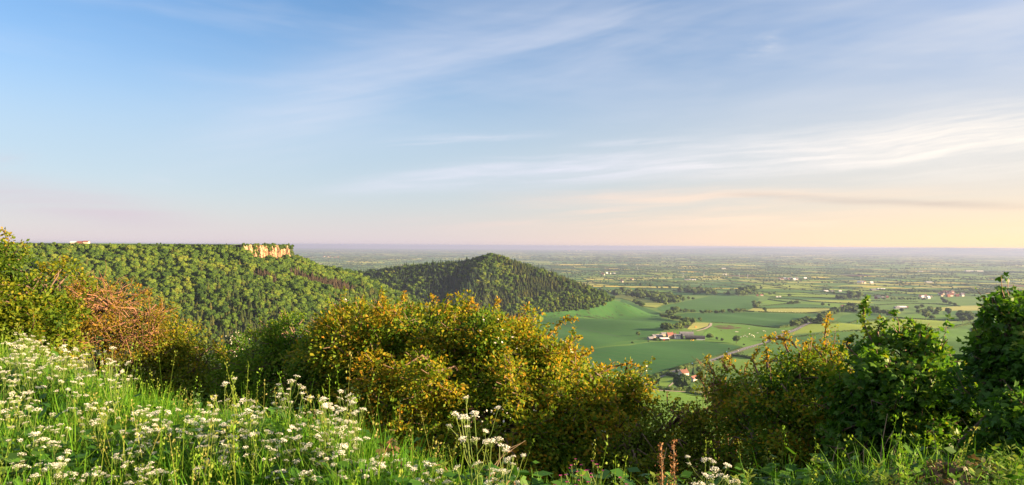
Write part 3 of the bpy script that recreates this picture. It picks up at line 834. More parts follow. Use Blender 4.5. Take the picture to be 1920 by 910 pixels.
    m2 = 60; s2 = rng.uniform(-6, CLL+8, m2); q2 = CL0+np.outer(s2, CLD)+np.outer(rng.uniform(15, 22, m2), CLN)
    Pc = np.vstack([Pc, np.c_[q2, Tz(q2[:, 0], q2[:, 1])-.5+2.5*np.sin(s2*.16+1.2)]])
    mm = m+m2
    P = np.vstack([P, Pc]); rot = np.r_[rot, rng.uniform(0, 6, mm)]; sc = np.r_[sc, rng.uniform(.16, .36, m), rng.uniform(.4, .75, m2)]
    idx = np.r_[idx, rng.integers(0, 5, mm)]; which = np.r_[which, np.zeros(mm)]; indiv = np.r_[indiv, np.zeros(mm, bool)]; kindv = np.r_[kindv, np.zeros(mm, int)]
    for wsel, nm in ((0, 'scarp_woodland'), (1, 'hill_woodland')):
        s = (which == wsel) & ~indiv
        scatter(nm, P[s], rot[s], sc[s], idx[s], SRC_WOOD, label='dense mixed woodland clothing the long flat topped scarp' if wsel == 0 else 'dark mixed woodland covering the conical hill beyond the valley', cat='woodland')
    for i in np.where(indiv)[0]:
        b = kindv[i] == 0
        o = link('woodland_broadleaf' if b else 'woodland_conifer', (ME_BROAD+ME_CON)[idx[i]], loc=P[i])
        o.rotation_euler = (0, 0, rot[i]); o.scale = (sc[i],)*3
        tag(o, 'rounded light green broadleaf tree low on the wooded scarp just above the foreground shrubs' if b else 'pointed dark conifer low on the wooded scarp just above the foreground shrubs', 'tree',
            'broadleaf trees low on the wooded scarp' if b else 'conifers low on the wooded scarp')
    print('woods', n, int(indiv.sum()))
woods()

# trees and hedges of the vale
def far_trees():
    rng = np.random.default_rng(8); P, S, I = [], [], []
    V, Q, T = [], [], []
    mb = MB()
    for (x0, y0, x1, y1, r) in HEDGE_EDGES:
        L = math.hypot(x1-x0, y1-y0)
        if rng.uniform() < .10: continue
        dens = rng.choice([.10, .3, .6, 1.0], p=[.34, .34, .2, .12])
        n = rng.poisson(L/27*dens*(1 if r < 9000 else .45))
        for _ in range(n):
            u = rng.uniform(); P.append((x0+(x1-x0)*u+rng.normal(0, 3), y0+(y1-y0)*u+rng.normal(0, 3))); s = rng.uniform(.55, 1.35); S.append((s*rng.uniform(.9, 1.5), s, s)) ; I.append(rng.integers(0, 3))
        if r < 9000:
            m = max(2, int(L/26)); w = 1.6
            q = np.linspace(0, 1, m+1); hx = x0+(x1-x0)*q; hy = y0+(y1-y0)*q; hz = Tz(hx, hy)
            dx, dy = (x1-x0)/L, (y1-y0)/L
            hh = rng.uniform(1.6, 4.2)*rng.uniform(.65, 1.3, m+1)
            A = np.c_[hx-dy*w, hy+dx*w, hz]; B = np.c_[hx+dy*w, hy-dx*w, hz]
            At = A+np.c_[dy*.5*np.ones(m+1), -dx*.5*np.ones(m+1), hh]; Bt = B+np.c_[-dy*.5*np.ones(m+1), dx*.5*np.ones(m+1), hh]
            VV = np.stack([A, At, Bt, B], 1).reshape(-1, 3); k = np.arange(m)[:, None]*4
            qq = np.concatenate([k+np.array([[0, 4, 5, 1]]), k+np.array([[1, 5, 6, 2]]), k+np.array([[2, 6, 7, 3]])])
            mb.add(VV, qq, None, np.clip(.25+rng.normal(0, .1, len(qq)), 0, 1))
    tag(mb.build('vale_hedgerows', M_FIELDTREE), 'thin dark hedgerows dividing the small fields of the wide vale', 'hedgerows', kind='stuff')
    # woods, each a thin dark mass seen edge on
    def wood(cx, cy, w, dpt, n, s=1.0):
        for _ in range(n):
            a, b = rng.uniform(-1, 1), rng.uniform(-1, 1)
            P.append((cx+a*w/2, cy+b*dpt/2)); q = s*rng.uniform(.8, 1.3); S.append((q*1.3, q*1.2, q)); I.append(rng.integers(0, 3))
    # named woods of the photograph: pixel centre, half width in pixels, depth in metres
    for (px, py, hw, dp, n) in [(1040,508,24,160,80),(1010,497,40,120,50),(1085,501,60,150,110),(1140,503,40,150,80),(1210,502,60,120,110),(1285,503,40,120,80),(1330,499,50,150,60),(1100,493,60,200,60),
                                (1200,488,90,250,60),(1430,507,80,200,110),(1520,505,70,200,80),(1600,509,70,200,90),(1660,512,50,200,60),(1465,528,40,60,30),(1530,525,35,90,46),(1580,531,40,60,26),
                                (1700,546,45,120,70),(1745,548,40,120,60),(1810,550,50,160,70),(1860,545,50,260,120),(1905,552,50,260,110),(1720,520,80,200,70),(1850,524,50,120,50),(1790,512,80,300,70),
                                (620,500,50,160,40),(700,494,60,200,40),(590,494,40,150,30),(640,489,80,300,40),(760,482,90,400,50),(1190,516,40,60,40),(1235,521,30,60,30),(1330,522,60,50,50),(1215,528,40,70,60),(1265,530,32,50,36),
                                (1390,545,18,150,34),(1400,551,18,90,22),(1430,521,40,60,26),(1690,562,40,60,26),(1640,556,28,60,30),(1330,512,20,60,16)]:
        g = surv(px, py); W = 2*hw/F*g[1]
        wood(g[0], g[1], W, dp, n, 1.0)
    for _ in range(420):
        r = rng.uniform(5000, 15000); a = rng.uniform(-.66, .66); cx, cy = math.sin(a)*r, math.cos(a)*r
        w = rng.uniform(90, 620)*(r/9000); wood(cx, cy, w, rng.uniform(30, 160), int(rng.uniform(8, 26)), .8+r/20000)
    for _ in range(1150):
        r = math.exp(rng.uniform(math.log(11000), math.log(31000))); a = rng.uniform(-.68, .68); cx, cy = math.sin(a)*r, math.cos(a)*r
        m = int(rng.uniform(2, 9)); w = rng.uniform(100, 900)*(r/14000)
        for _ in range(m):
            P.append((cx+rng.uniform(-.5, .5)*w, cy+rng.uniform(-40, 40))); q = rng.uniform(.9, 1.5); S.append((q*rng.uniform(3, 9), q*2, q)); I.append(rng.integers(0, 3))
    P = np.array(P); z = Tz(P[:, 0], P[:, 1]); px, py = proj(np.c_[P, z])
    keep = (P[:, 1] > 2100) & (px > 380) & (px < 2150) & (py < 575) & (seg_dist(P[:, 0], P[:, 1], RIDGE)[0] > 420)
    print('far trees', keep.sum())
    scatter('vale_trees', np.c_[P, z][keep], rng.uniform(0, .5, keep.sum()), np.array(S)[keep], np.array(I)[keep], SRC_FAR, label='countless far trees and small woods scattered across the hazy vale', cat='trees')
far_trees()

def hedge_mb(P, h, w, rng, quad=.55):
    """a rough hedge along world points: lumpy body with loose leaf clumps"""
    mb = MB(); rp_ = resample(P, 2.2)
    for k, (x, y) in enumerate(rp_):
        z = float(Tz(x, y)); hh = h*rng.uniform(.65, 1.2); V, T = ICO1
        V2 = V*(1+rng.normal(0, .14, len(V)))[:, None]*np.array([w*.75+.6, w*.75+.6, hh*.62])+np.array([x+rng.normal(0, .3), y+rng.normal(0, .3), z+hh*.42])
        mb.add(V2, None, T, np.clip(.3+rng.normal(0, .1)+rng.normal(0, .1, len(T)), 0, 1))
    return mb
def hedge(pxs, h, w, label, group=None, mat=None):
    rng = np.random.default_rng(int(pxs[0][0]*7+pxs[0][1]))
    mb = hedge_mb([surv(*p) for p in pxs], h, w, rng)
    return tag(mb.build('hedge', [mat or M_FIELDTREE]), label, 'hedge', group)
hedge([(1412,577.5),(1440,579),(1470,578.5),(1500,578.3),(1566,579)], 3.2, 2.2, 'long straight dark hedge beneath the pale strip field, upper of two parallel hedges')
hedge([(1397,584),(1413,585)], 3, 2, 'short dark hedge piece just left of a round tree on the lower parallel hedge line')
hedge([(1423,585.5),(1441,586.2)], 3, 2, 'short dark hedge piece just left of the long sheep field hedge')
hedge([(1443,586.3),(1465,587),(1488,587.6)], 3, 2, 'dark hedge piece below the pale sheep field, left half')
hedge([(1490,587.7),(1515,587.6),(1542,586)], 3, 2, 'dark hedge piece below the pale sheep field, right half')
hedge([(1415,575.6),(1440,574),(1474,570.5),(1500,569)], 3.5, 2.5, 'curving hedge along the upper edge of the narrow green field beyond the sheep field')
hedge([(1440,562),(1475,567),(1500,568.5)], 3, 2, 'dark hedge sloping down right across the far green fields to a small copse')
hedge([(1262,535),(1300,539.5),(1340,543),(1382,548)], 3.5, 2.4, 'dark hedge running behind the dark oval copse on the vale edge')
hedge([(1335,604.6),(1370,606.8),(1400,608.6),(1440,613.5),(1462,616)], 1.6, 1.4, 'low dark hedge bounding the cattle pasture on its far side')
hedge([(1462,615.5),(1478,613),(1488,610)], 4.5, 3, 'rising dark hedge joining the roadside trees above the cattle pasture')
hedge([(1525,606.5),(1560,606.5),(1600,605),(1645,600.5),(1676,597)], 3.0, 2.4, 'hedge below the small domed field right of the road')
hedge([(1676,596),(1700,598),(1730,599.5),(1765,601),(1796,602)], 3.2, 2.6, 'straight dark hedge across the right hand slopes below the dark copse')
hedge([(1486,633.5),(1520,629.5),(1550,625),(1572,622.5)], 2.6, 2, 'dark hedge forking right from the road below the yellow green field')
hedge([(1580,622),(1610,620.6),(1640,621)], 2.6, 2, 'dark hedge behind the tall shoots of the right foreground trees')
hedge([(1700,622.5),(1730,621.5),(1760,620)], 4, 3, 'thick dark hedge along the top of the smooth green slope field')
hedge([(1760,620),(1780,617),(1800,612),(1815,609)], 4.5, 3.5, 'bushy hedge climbing right between the smooth slope field and yellow field')
hedge([(1815,609),(1840,604),(1862,597)], 5, 4, 'thick hedge climbing to the red roofed house on the right')
hedge([(1822,617),(1835,627),(1846,637),(1857,648)], 2.6, 2, 'rough hedge running down the right hand slope towards the viewer')
hedge([(1674,597),(1686,603),(1700,611)], 1.4, 1.2, 'low hedge line cutting diagonally across the yellow green field')
hedge([(1410,543),(1470,543),(1545,545),(1600,549)], 3, 2, 'uppermost of the thin dark hedges ruling the strip fields below the yellow strip')
hedge([(1415,547.3),(1480,548.5),(1560,551),(1612,556)], 3, 2, 'second thin dark hedge below the yellow strip, ruling the strip fields')
hedge([(1445,556.5),(1500,557.5),(1560,560),(1620,561.5)], 3, 2, 'third thin dark hedge down, running right from the two white tents')
hedge([(1442,559.5),(1490,562),(1530,566.5),(1620,571)], 3, 2, 'fourth thin dark hedge down, slanting right below the two white tents')
hedge([(1540,552),(1580,553),(1604,557)], 3, 2, 'short dark hedge just below the far white tin barn')
hedge([(1600,563),(1660,565),(1720,566)], 3, 2, 'thin dark hedge right of the dark grove towards the village')
hedge([(1640,573),(1700,570),(1760,571),(1800,575)], 3, 2, 'long thin hedge behind the wide pale barn')
hedge([(1374,667.5),(1390,669.5),(1411,674)], 4, 3, 'dark clipped hedge below the road where the white car drives')
hedge([(1434,676),(1450,678),(1466,679)], 3, 2, 'dark hedge half hidden behind bronze foreground leaves')
hedge([(1216,730),(1235,731.5),(1258,733),(1285,733),(1312,733)], 4.2, 3.5, 'dark garden hedge along the track below the white cottage')
hedge([(1228,702.5),(1262,691.5),(1300,680.5),(1340,669),(1392,652)], 1.3, 1.4, 'long low hedge between the dark crop field and the road')
hedge([(1238,706),(1252,701.5)], 3, 2.5, 'short clipped hedge between the road and the cottage lawn')
hedge([(1252,703),(1262,706),(1272,708)], 5, 4.5, 'big dark evergreen hedge left of the white cottage')
hedge([(1272,694),(1290,690),(1310,686),(1328,681)], 4.5, 4.5, 'bushy belt of shrubs between the cottage and the road')
hedge([(1345,676),(1375,667),(1392,662)], 2.2, 2, 'low roadside hedge on the near side of the road')
hedge([(1420,650),(1446,641.5),(1470,632)], 1.6, 1.6, 'low hedge on the pasture side of the road')
hedge([(1290,737.5),(1310,741),(1340,744)], 3, 3, 'dark hedge at the right end of the bright bottom field')

SMALL_N = [0]
def ftree(px, py, hpx, label, group=None, kind=None, sx=1.0, me=None, d=None):
    """a field tree whose foot stands at a pixel and whose height is hpx pixels"""
    g = surv(px, py); h = hpx/F*g[1]
    SMALL_N[0] += 1
    me = me or (ME_FIELD[SMALL_N[0] % 5])
    H = me_h(me)
    s = h/H
    o = link('field_tree', me, loc=(g[0], g[1], g[2]-.2))
    o.rotation_euler = (0, 0, SMALL_N[0]*1.3); o.scale = (s*sx, s*sx, s)
    return tag(o, label, 'tree', group)
_mh = {}
def me_h(me):
    if me.name not in _mh: _mh[me.name] = max(v.co.z for v in me.vertices)
    return _mh[me.name]
for a in [(1256,543,6.5,'small round dark tree left of the dark oval copse'),(1201,537,7,'tree standing in the pale green field above the long wood strip'),(1219,539,6.5,'second round tree along the green field above the long wood strip'),
          (1291,562.5,7,'left tree of a pair right of the wood strip tip'),(1300,563.5,6.5,'right tree of a pair right of the wood strip tip'),(1312.5,603,8,'lone round tree above the tan yard'),
          (1365,552.5,7,'lone tree right of the dark oval copse'),(1177,535,5.5,'small round tree in the field just right of the wooded hill tail'),(1232,541,4.5,'tiny tree in the middle of the pale field above the wood strip'),
          (1480.5,557,6.5,'lone round dark tree among the thin strip fields'),(1434,585,9,'round dark tree on the lower parallel hedge above the sheep'),(1427,542.5,5.5,'round dark tree on the yellow strip fields'),
          (1690.5,586,9,'lone round tree in front of the grey barns'),(1736,598,15,'tall round tree left of the great dark clump on the right slopes'),(1748,600,10,'smaller tree touching the great dark clump on its left'),
          (1777.5,591,14,'tall dark tree at the right end of the small slope copse'),(1832,596,9,'small upright tree right of the great dark clump'),(1854,588,9,'dark tree behind the red roofed house'),
          (1196.5,630.5,9,'lone small tree left of the farm'),(1331,637.5,13,'round light green tree right of the big dark barn'),(1344,638,6.5,'small tree between the light green tree and the dark round tree'),
          (1354,639.5,6,'thin sparse sapling in the pasture hedge'),(1380.5,644.5,16,'dark rounded tree standing alone at the pasture edge'),(1367,657,5,'small dark bush tree beside the road sign'),
          (1543,574,7,'bushy tree on the hedge left of the little white house'),(1554,574.5,5,'small tree beside the little white house'),(1446,640,10,'dark tree at the road bend behind bronze leaves'),
          (1604,690,18,'tall dark tree below the yellow green field, between shoots'),(1578,690,11,'low tree left of the tall dark tree behind the shoots'),
          (1564,553,6,'round tree beside the far grey barns')]:
    ftree(*a)
def clump(pxs, n, hpx, label, group, jx=1.0, jy=.6, sx=1.15, hj=.3):
    rng = np.random.default_rng(int(pxs[0][0]*3+pxs[-1][1]*5))
    P = np.array(pxs, float); seg = np.r_[0, np.cumsum(np.hypot(*np.diff(P, axis=0).T))]
    for i in range(n):
        s = (i+.5+rng.uniform(-.3, .3))/n*seg[-1]
        px = np.interp(s, seg, P[:, 0])+rng.normal(0, jx); py = np.interp(s, seg, P[:, 1])+rng.normal(0, jy)
        ftree(px, py, hpx*rng.uniform(1-hj, 1+hj), label, group, sx=sx)
def area(poly, n, hpx, label, group, sx=1.1, hj=.25):
    rng = np.random.default_rng(int(poly[0][0]*3+poly[-1][1]*5)); k = 0
    P = np.array(poly, float)
    while k < n:
        px = rng.uniform(P[:, 0].min(), P[:, 0].max()); py = rng.uniform(P[:, 1].min(), P[:, 1].max())
        if inside(np.array([px]), np.array([py]), P)[0]:
            ftree(px, py, hpx*rng.uniform(1-hj, 1+hj), label, group, sx=sx); k += 1
area([(1150,556),(1160,550),(1200,553),(1240,557),(1262,561),(1286,566),(1276,570),(1246,573),(1222,566),(1190,560),(1163,555)], 92, 12, 'broadleaf tree packed in the long wood strip trailing right from the conical hill', 'trees of the long wood strip')
area([(1273,547),(1300,546),(1330,549),(1346,552),(1340,555),(1310,555),(1285,552)], 36, 10, 'tree packed in the dark oval copse out on the open fields', 'trees of the oval copse')
clump([(1190,571),(1197,573),(1206,577)], 5, 8, 'low tree in the short row standing out in the crop field', 'short tree row in the crop field', .6, .3)
clump([(1252,592),(1258,591),(1264,588.5),(1270,587)], 5, 11, 'lit tree where the curved copse bends above the crop field', 'trees at the bend of the curved copse')
clump([(1268,586.5),(1285,586),(1304,587)], 7, 7.5, 'tree in the left length of the broken tree row across the fields', 'broken tree row, left length', .8, .3)
clump([(1311,587.5),(1322,588),(1328,588),(1340,588),(1357,588)], 9, 6.5, 'tree in the middle length of the broken tree row across the fields', 'broken tree row, middle length', .8, .3)
clump([(1366,587.5),(1380,587),(1398,585)], 7, 7.5, 'tree in the right length of the broken tree row across the fields', 'broken tree row, right length', .8, .3)
clump([(1240,594),(1250,597.5),(1265,600),(1280,603),(1292,604.5),(1298,607)], 14, 8.5, 'dark tree in the curved belt above the farm', 'curved tree belt above the farm', 1, .5)
clump([(1297,610),(1290,613),(1280,616),(1270,618),(1264,619.5)], 10, 12, 'bushy tree in the grove behind the farmhouse', 'grove behind the farmhouse', 1.2, .6)
clump([(1243,619),(1250,620),(1257,621)], 4, 12, 'dark tree of the small group left of the farm grove', 'small dark tree group by the farm', .8, .4)
clump([(1484,613),(1491,611.5),(1500,609.5),(1509,606.5),(1513,603.5)], 9, 11, 'roadside tree where the road enters the trees', 'roadside trees at the far end of the road', .8, .5)
clump([(1523,607),(1532,606.5),(1542,606)], 5, 10, 'dark tree at the foot of the long curved belt right of the road', 'foot of the long curved tree belt', .8, .3)
clump([(1538,601),(1547,598),(1556,594),(1566,589),(1576,586),(1590,584),(1604,583)], 20, 13, 'tree in the long curved belt climbing right from the road', 'long curved tree belt', 1.2, .7)
clump([(1606,583),(1620,584),(1636,586),(1648,588.5),(1660,591),(1674,595.5)], 15, 12, 'tree in the right end of the curved belt behind the domed field', 'right end of the curved tree belt', 1.2, .6)
area([(1716,590),(1722,585),(1745,582),(1762,585),(1776,588),(1770,591),(1740,592)], 13, 8, 'dark tree of the small slope copse in the middle of the green slopes', 'small slope copse')
area([(1795,602),(1800,596),(1816,594),(1828,598),(1822,604),(1805,606)], 13, 13, 'dark tree in the great clump on the right hand slopes', 'great dark clump')
area([(1844,572),(1860,568),(1880,569),(1895,573),(1880,576),(1855,575)], 16, 8, 'tree of the dark flat copse above the red roofed house', 'dark flat copse')
clump([(1767,566),(1775,569),(1783,572),(1793,575)], 7, 7, 'tree in the short slanting row below the village', 'short slanting tree row below the village')
clump([(1716,581),(1724,579),(1732,575)], 5, 6, 'low tree of the thin line right of the grey barns', 'thin line right of the grey barns')
clump([(1412,569),(1420,577),(1413,581),(1424,571)], 6, 8, 'lit bushy tree at the left end of the strip fields', 'lit trees at the left end of the strip fields')
clump([(1385,556),(1392,554),(1400,554),(1408,553)], 8, 14, 'tree of the tall dark clump in the middle of the vale', 'tall dark vale clump', 2)
clump([(1570,562),(1578,562),(1588,562)], 6, 8, 'tree in the left half of the dark grove below the far barns', 'dark grove, left half', 1)
clump([(1592,561),(1598,560),(1605,560),(1614,560)], 7, 13, 'tall tree in the right half of the dark grove below the far barns', 'dark grove, right half', 1)
clump([(1476,571),(1486,571),(1498,570)], 6, 5.5, 'small tree by the low farm among strip fields', 'small copse among the strip fields')
clump([(1262,570.5),(1248,590)], 0, 8, 'x', 'x')
# trees round the cottage, near enough to show trunk and crown
def big_tree(px, py, hpx, sx, seed, label, mat, con=False, low=.12):
    g = surv(px, py); h = hpx/F*g[1]
    root = empty('garden_tree', (g[0], g[1], g[2]-.1), label, 'tree')
    if con: cb = conifer(seed, h, h*.5, 11); cb.build('crown', [mat, M_BARK], root)
    else:
        cb, tb = broadleaf(seed, h, h*sx, low, 14, 420, split=True, qs=.36)
        cb.build('crown', [mat], root); tb.build('trunk', [M_BARK], root)
M_GARDEN = leaf_mat('garden_foliage', [(.03,.06,.012),(.06,.11,.02),(.11,.16,.03),(.15,.18,.04)], .25, .7, .1)
big_tree(1222,728,28, .95, 201, 'pale green bushy tree between the road and the cottage lawn', M_GARDEN)
big_tree(1280,732,33, .95, 202, 'large spreading tree in front of the white cottage', M_FIELDTREE, low=.22)
big_tree(1268.5,699,13, .5, 203, 'slim dark conifer behind the left gable of the white cottage', M_HOODC, True)
big_tree(1300,703,17, .5, 204, 'dark pointed conifer between the cottage and its outbuilding', M_HOODC, True)
big_tree(1287,698,9, 1.2, 205, 'low round shrub tree behind the red cottage roof', M_FIELDTREE)
big_tree(1312,716,14, 1.0, 206, 'leafy garden tree right of the white outbuilding', M_GARDEN)
big_tree(1200,722,10, .9, 207, 'small green tree on the verge at the near end of the road', M_GARDEN)
big_tree(1312,700,12, 1.1, 208, 'bushy tree above the outbuilding beside the road belt', M_FIELDTREE)
for a in [(1186,644,4,'small round bush at the left edge of the dark crop field'),(1228.5,638.5,5.5,'shrub left of the white roofed shed'),(1238.5,640,4.5,'dark shrub in front of the white roofed shed'),(1216,641,2.6,'tiny bush on the bank below the farm'),(1395,647.5,3,'low bush beside the road at the pasture corner')]:
    g = surv(a[0], a[1]); o = link('field_bush', ME_BUSH[int(a[0]) % 3], loc=(g[0], g[1], g[2]-.1)); o.scale = (a[2]/F*g[1]/4.2*1.1,)*2+(a[2]/F*g[1]/4.2,)
    tag(o, a[3], 'bush')

# ------------------------------------------------------------------ the cliff
def cliff_mat():
    m, nt, out = new_mat('limestone'); L = nt.links.new
    g = nt.nodes.new('ShaderNodeNewGeometry')
    mp = nt.nodes.new('ShaderNodeMapping'); mp.inputs['Scale'].default_value = (.22, .22, .06); L(g.outputs['Position'], mp.inputs[0])
    n1 = noise(nt, mp.outputs[0], 1.0, 6, .65); n2 = noise(nt, g.outputs['Position'], .35, 5, .6)
    r1 = ramp(nt, [(.15, .09, .055, .30), (.46, .315, .20, .44), (.62, .44, .29, .72)]); L(n1.outputs[0], r1.inputs[0])
    r2 = ramp(nt, [(.72, .66, .6, .3), (1.1, 1.08, 1.05, .7)]); L(n2.outputs[0], r2.inputs[0])
    p = nt.nodes.new('ShaderNodeBsdfPrincipled'); p.inputs['Roughness'].default_value = .95; p.inputs['Specular IOR Level'].default_value = .1
    L(mixc(nt, 1.0, r1.outputs[0], r2.outputs[0], 'MULTIPLY'), p.inputs['Base Color'])
    b = nt.nodes.new('ShaderNodeBump'); b.inputs['Strength'].default_value = .9; b.inputs['Distance'].default_value = 1.2
    L(n1.outputs[0], b.inputs['Height']); L(b.outputs[0], p.inputs['Normal']); L(p.outputs[0], out.inputs[0])
    return m
def build_cliff():
    rng = np.random.default_rng(21)
    nu, nv = 150, 22
    s = np.linspace(-4, CLL+3, nu)
    face = np.zeros((nv+6, nu, 3))
    for i, q in enumerate(s):
        but = 3.4*math.sin(q*.23)+2.4*math.sin(q*.61+1)+1.4*math.sin(q*1.5+2)
        endc = max(0, (q-CLL+10))/14.0                      # the nose curls round to the far side
        top = EYE-1.4-1.2*math.sin(q*.2+1)**2-13*endc**2
        for j in range(nv+6):
            if j < nv:
                f = j/(nv-1); t = 10.5+but*(1-.25*f)+2.2*(1-f)-14*endc**1.6+rng.normal(0, .5)
                z = top-34*(1-f)
                t += 1.6*math.sin(z*.55)*.5+(1.0 if .55 < f < .8 else 0)
            else:
                t = 10.5+but*.75-14*endc**1.6-(j-nv+1)*4.0; z = top+.25*rng.normal()-.3*(j-nv)
            p = CL0+CLD*q+CLN*t
            face[j, i] = (p[0], p[1], z)
    V = face.reshape(-1, 3)
    i = np.arange(nv+5)[:, None]*nu; j = np.arange(nu-1)[None]
    Q = np.stack([i+j, i+j+1, i+nu+j+1, i+nu+j], -1).reshape(-1, 4)
    o = link('cliff', make_mesh('cliff', V, [Q], cliff_mat(), np.full(len(Q), .5), smooth=False))
    tag(o, 'pale limestone cliff glowing in the low sun at the end of the flat topped scarp', 'cliff')
build_cliff()

# ------------------------------------------------------------------ buildings
def wmat(n, c, c2=None, sc=1.2): return plain_mat(n, c, c2, sc, .9, .15)
M_WHITE = wmat('white_render', (.54, .52, .49), (.45, .43, .40))
M_CREAM = wmat('cream_wall', (.62, .54, .44), (.5, .42, .33))
M_STONE = wmat('stone_wall', (.42, .33, .25), (.30, .23, .17))
M_BRICK = wmat('red_brick', (.24, .13, .09), (.19, .10, .07))
M_RED = wmat('red_pantile', (.155, .078, .06), (.115, .06, .048), .8)
M_MAROON = wmat('brown_tile', (.24, .10, .085), (.17, .075, .06), .8)
M_SLATE = wmat('grey_slate', (.20, .20, .22), (.13, .13, .15), .6)
M_DARK = wmat('dark_steel', (.055, .058, .07), (.035, .038, .045), .5)
M_TIN = wmat('pale_tin', (.62, .63, .66), (.5, .5, .54), .5)
M_GREYW = wmat('grey_cladding', (.30, .31, .34), (.22, .23, .26), .5)
M_GLASS = plain_mat('window_glass', (.03, .035, .045), (.05, .055, .065), 1, .15, .6)
M_DOOR = wmat('dark_door', (.08, .06, .05))
M_YELLOW = wmat('yellow_paint', (.62, .40, .03)); M_REDP = wmat('red_paint', (.5, .05, .03)); M_BLUEP = wmat('blue_paint', (.06, .16, .42)); M_RUBBER = wmat('tyre_rubber', (.02, .02, .02))
M_ORANGE = wmat('orange_paint', (.6, .22, .05))
def gable_wall(w, d, h, rh):
    mb = MB(); x, y = w/2, d/2
    V = [(-x,-y,-2),(x,-y,-2),(x,y,-2),(-x,y,-2),(-x,-y,h),(x,-y,h),(x,y,h),(-x,y,h),(-x,0,h+rh),(x,0,h+rh)]
    mb.add(V, [(0,1,5,4),(2,3,7,6)], None); mb.add(V, [(1,2,6,5),(3,0,4,7)], [(5,6,9),(7,4,8)])
    return mb
def gable_roof(w, d, h, rh, th=.3, over=.4):
    mb = MB(); x, y = w/2+over, d/2+over; dz = over*rh/(d/2)
    for s in (-1, 1):
        V = [(-x, s*y, h-dz+.06), (x, s*y, h-dz+.06), (x, 0, h+rh+.06), (-x, 0, h+rh+.06)]
        V += [(a, b, c+th) for a, b, c in V]
        Q = [(0,1,2,3),(4,7,6,5),(0,4,5,1),(1,5,6,2),(3,2,6,7),(0,3,7,4)]
        mb.add(V, Q if s < 0 else [q[::-1] for q in Q])
    return mb
def house(name, loc, w, d, h, rh, rz, wm, rm, label, cat='house', group=None, wins=(), doors=(), chim=(), sides=()):
    root = empty(name, loc, label, cat, group, rz)
    gable_wall(w, d, h, rh).build('wall', [wm], root)
    rf = gable_roof(w, d, h, rh).build('roof', [rm], root)
    for cx in chim:
        c = MB(); c.box((cx, 0, h+rh+.5), (.9, .8, 2.2)); c.box((cx, 0, h+rh+1.7), (1.1, 1.0, .18)); c.build('chimney', [M_BRICK], rf)
    for (wx, wz, ww, wh) in wins:
        f = MB()
        f.box((wx, -d/2-.03, wz-wh/2-.06), (ww+.3, .14, .12)); f.box((wx, -d/2-.03, wz+wh/2+.05), (ww+.2, .1, .1))
        for sx in (-1, 1): f.box((wx+sx*(ww/2+.05), -d/2-.03, wz), (.1, .1, wh))
        f.box((wx, -d/2-.03, wz), (.07, .09, wh))
        fo = f.build('window', [M_WHITE], root)
        g = MB()
        for sx in (-1, 1): g.box((wx+sx*(ww/4+.018), -d/2-.01, wz), (ww/2-.04, .05, wh-.01))
        g.build('pane', [M_GLASS], fo)
    for (dx, dw, dh, dm) in doors:
        q = MB(); q.box((dx, -d/2-.05, dh/2), (dw, .1, dh)); q.build('door', [dm], root)
    return root
def ploc(px, py):
    g = surv(px, py); return (g[0], g[1], g[2]), g[1]/F
def barn(name, px, py, wpx, d, h, rh, rz, wm, rm, label, cat='barn', group=None, **k):
    loc, m = ploc(px, py); return house(name, loc, wpx*m, d, h, rh, rz, wm, rm, label, cat, group, **k)
# farm beside the crop field
loc, m = ploc(1256, 635)
house('farmhouse', loc, 12, 8, 6.4, 4.2, R(20), M_STONE, M_MAROON, 'stone farmhouse with steep brown roof in the middle of the farmyard', 'farmhouse', wins=[(-3.6,4.8,1.3,1.4),(0,4.8,1.3,1.4),(3.6,4.8,1.3,1.4),(-3.6,1.7,1.3,1.5),(3.6,1.7,1.3,1.5)], doors=[(0,1.1,2.2,M_DOOR)], chim=(-5, 5))
barn('brick_cottage', 1263.5, 633, 8, 7, 4, 3, R(15), M_BRICK, M_RED, 'small red roofed building against the stone farmhouse', 'outbuilding', wins=[(-2,2,1.2,1.2),(2,2,1.2,1.2)], chim=(3,))
barn('stone_barn', 1232, 634.5, 21, 9, 3.6, 3.4, R(24), M_STONE, M_SLATE, 'long stone barn with weathered grey roof at the left of the farm', doors=[(0,3,3,M_DOOR)])
barn('grey_shed', 1220, 637.5, 11, 8, 3.4, 2.2, R(24), M_GREYW, M_SLATE, 'low blue grey shed at the far left end of the farm', doors=[(1,3,2.6,M_DOOR)])
barn('metal_shed', 1271, 635, 15, 14, 5.6, 2.0, R(-4), M_GREYW, M_SLATE, 'tall grey metal shed with pale upright doors beside the black silo', doors=[(-4.5,2.2,4.4,M_TIN),(-1.2,2.2,4.4,M_TIN),(2.1,2.2,4.4,M_TIN),(5.2,1.6,4.4,M_TIN)])
barn('livestock_barn', 1287, 629.5, 25, 12, 4, 3, R(-6), M_GREYW, M_SLATE, 'grey roofed livestock barn standing behind the silo and dark barn')
barn('stone_shed', 1244, 630, 10, 7, 3.5, 2.6, R(20), M_STONE, M_SLATE, 'small grey roofed shed tucked behind the white roofed shelter')
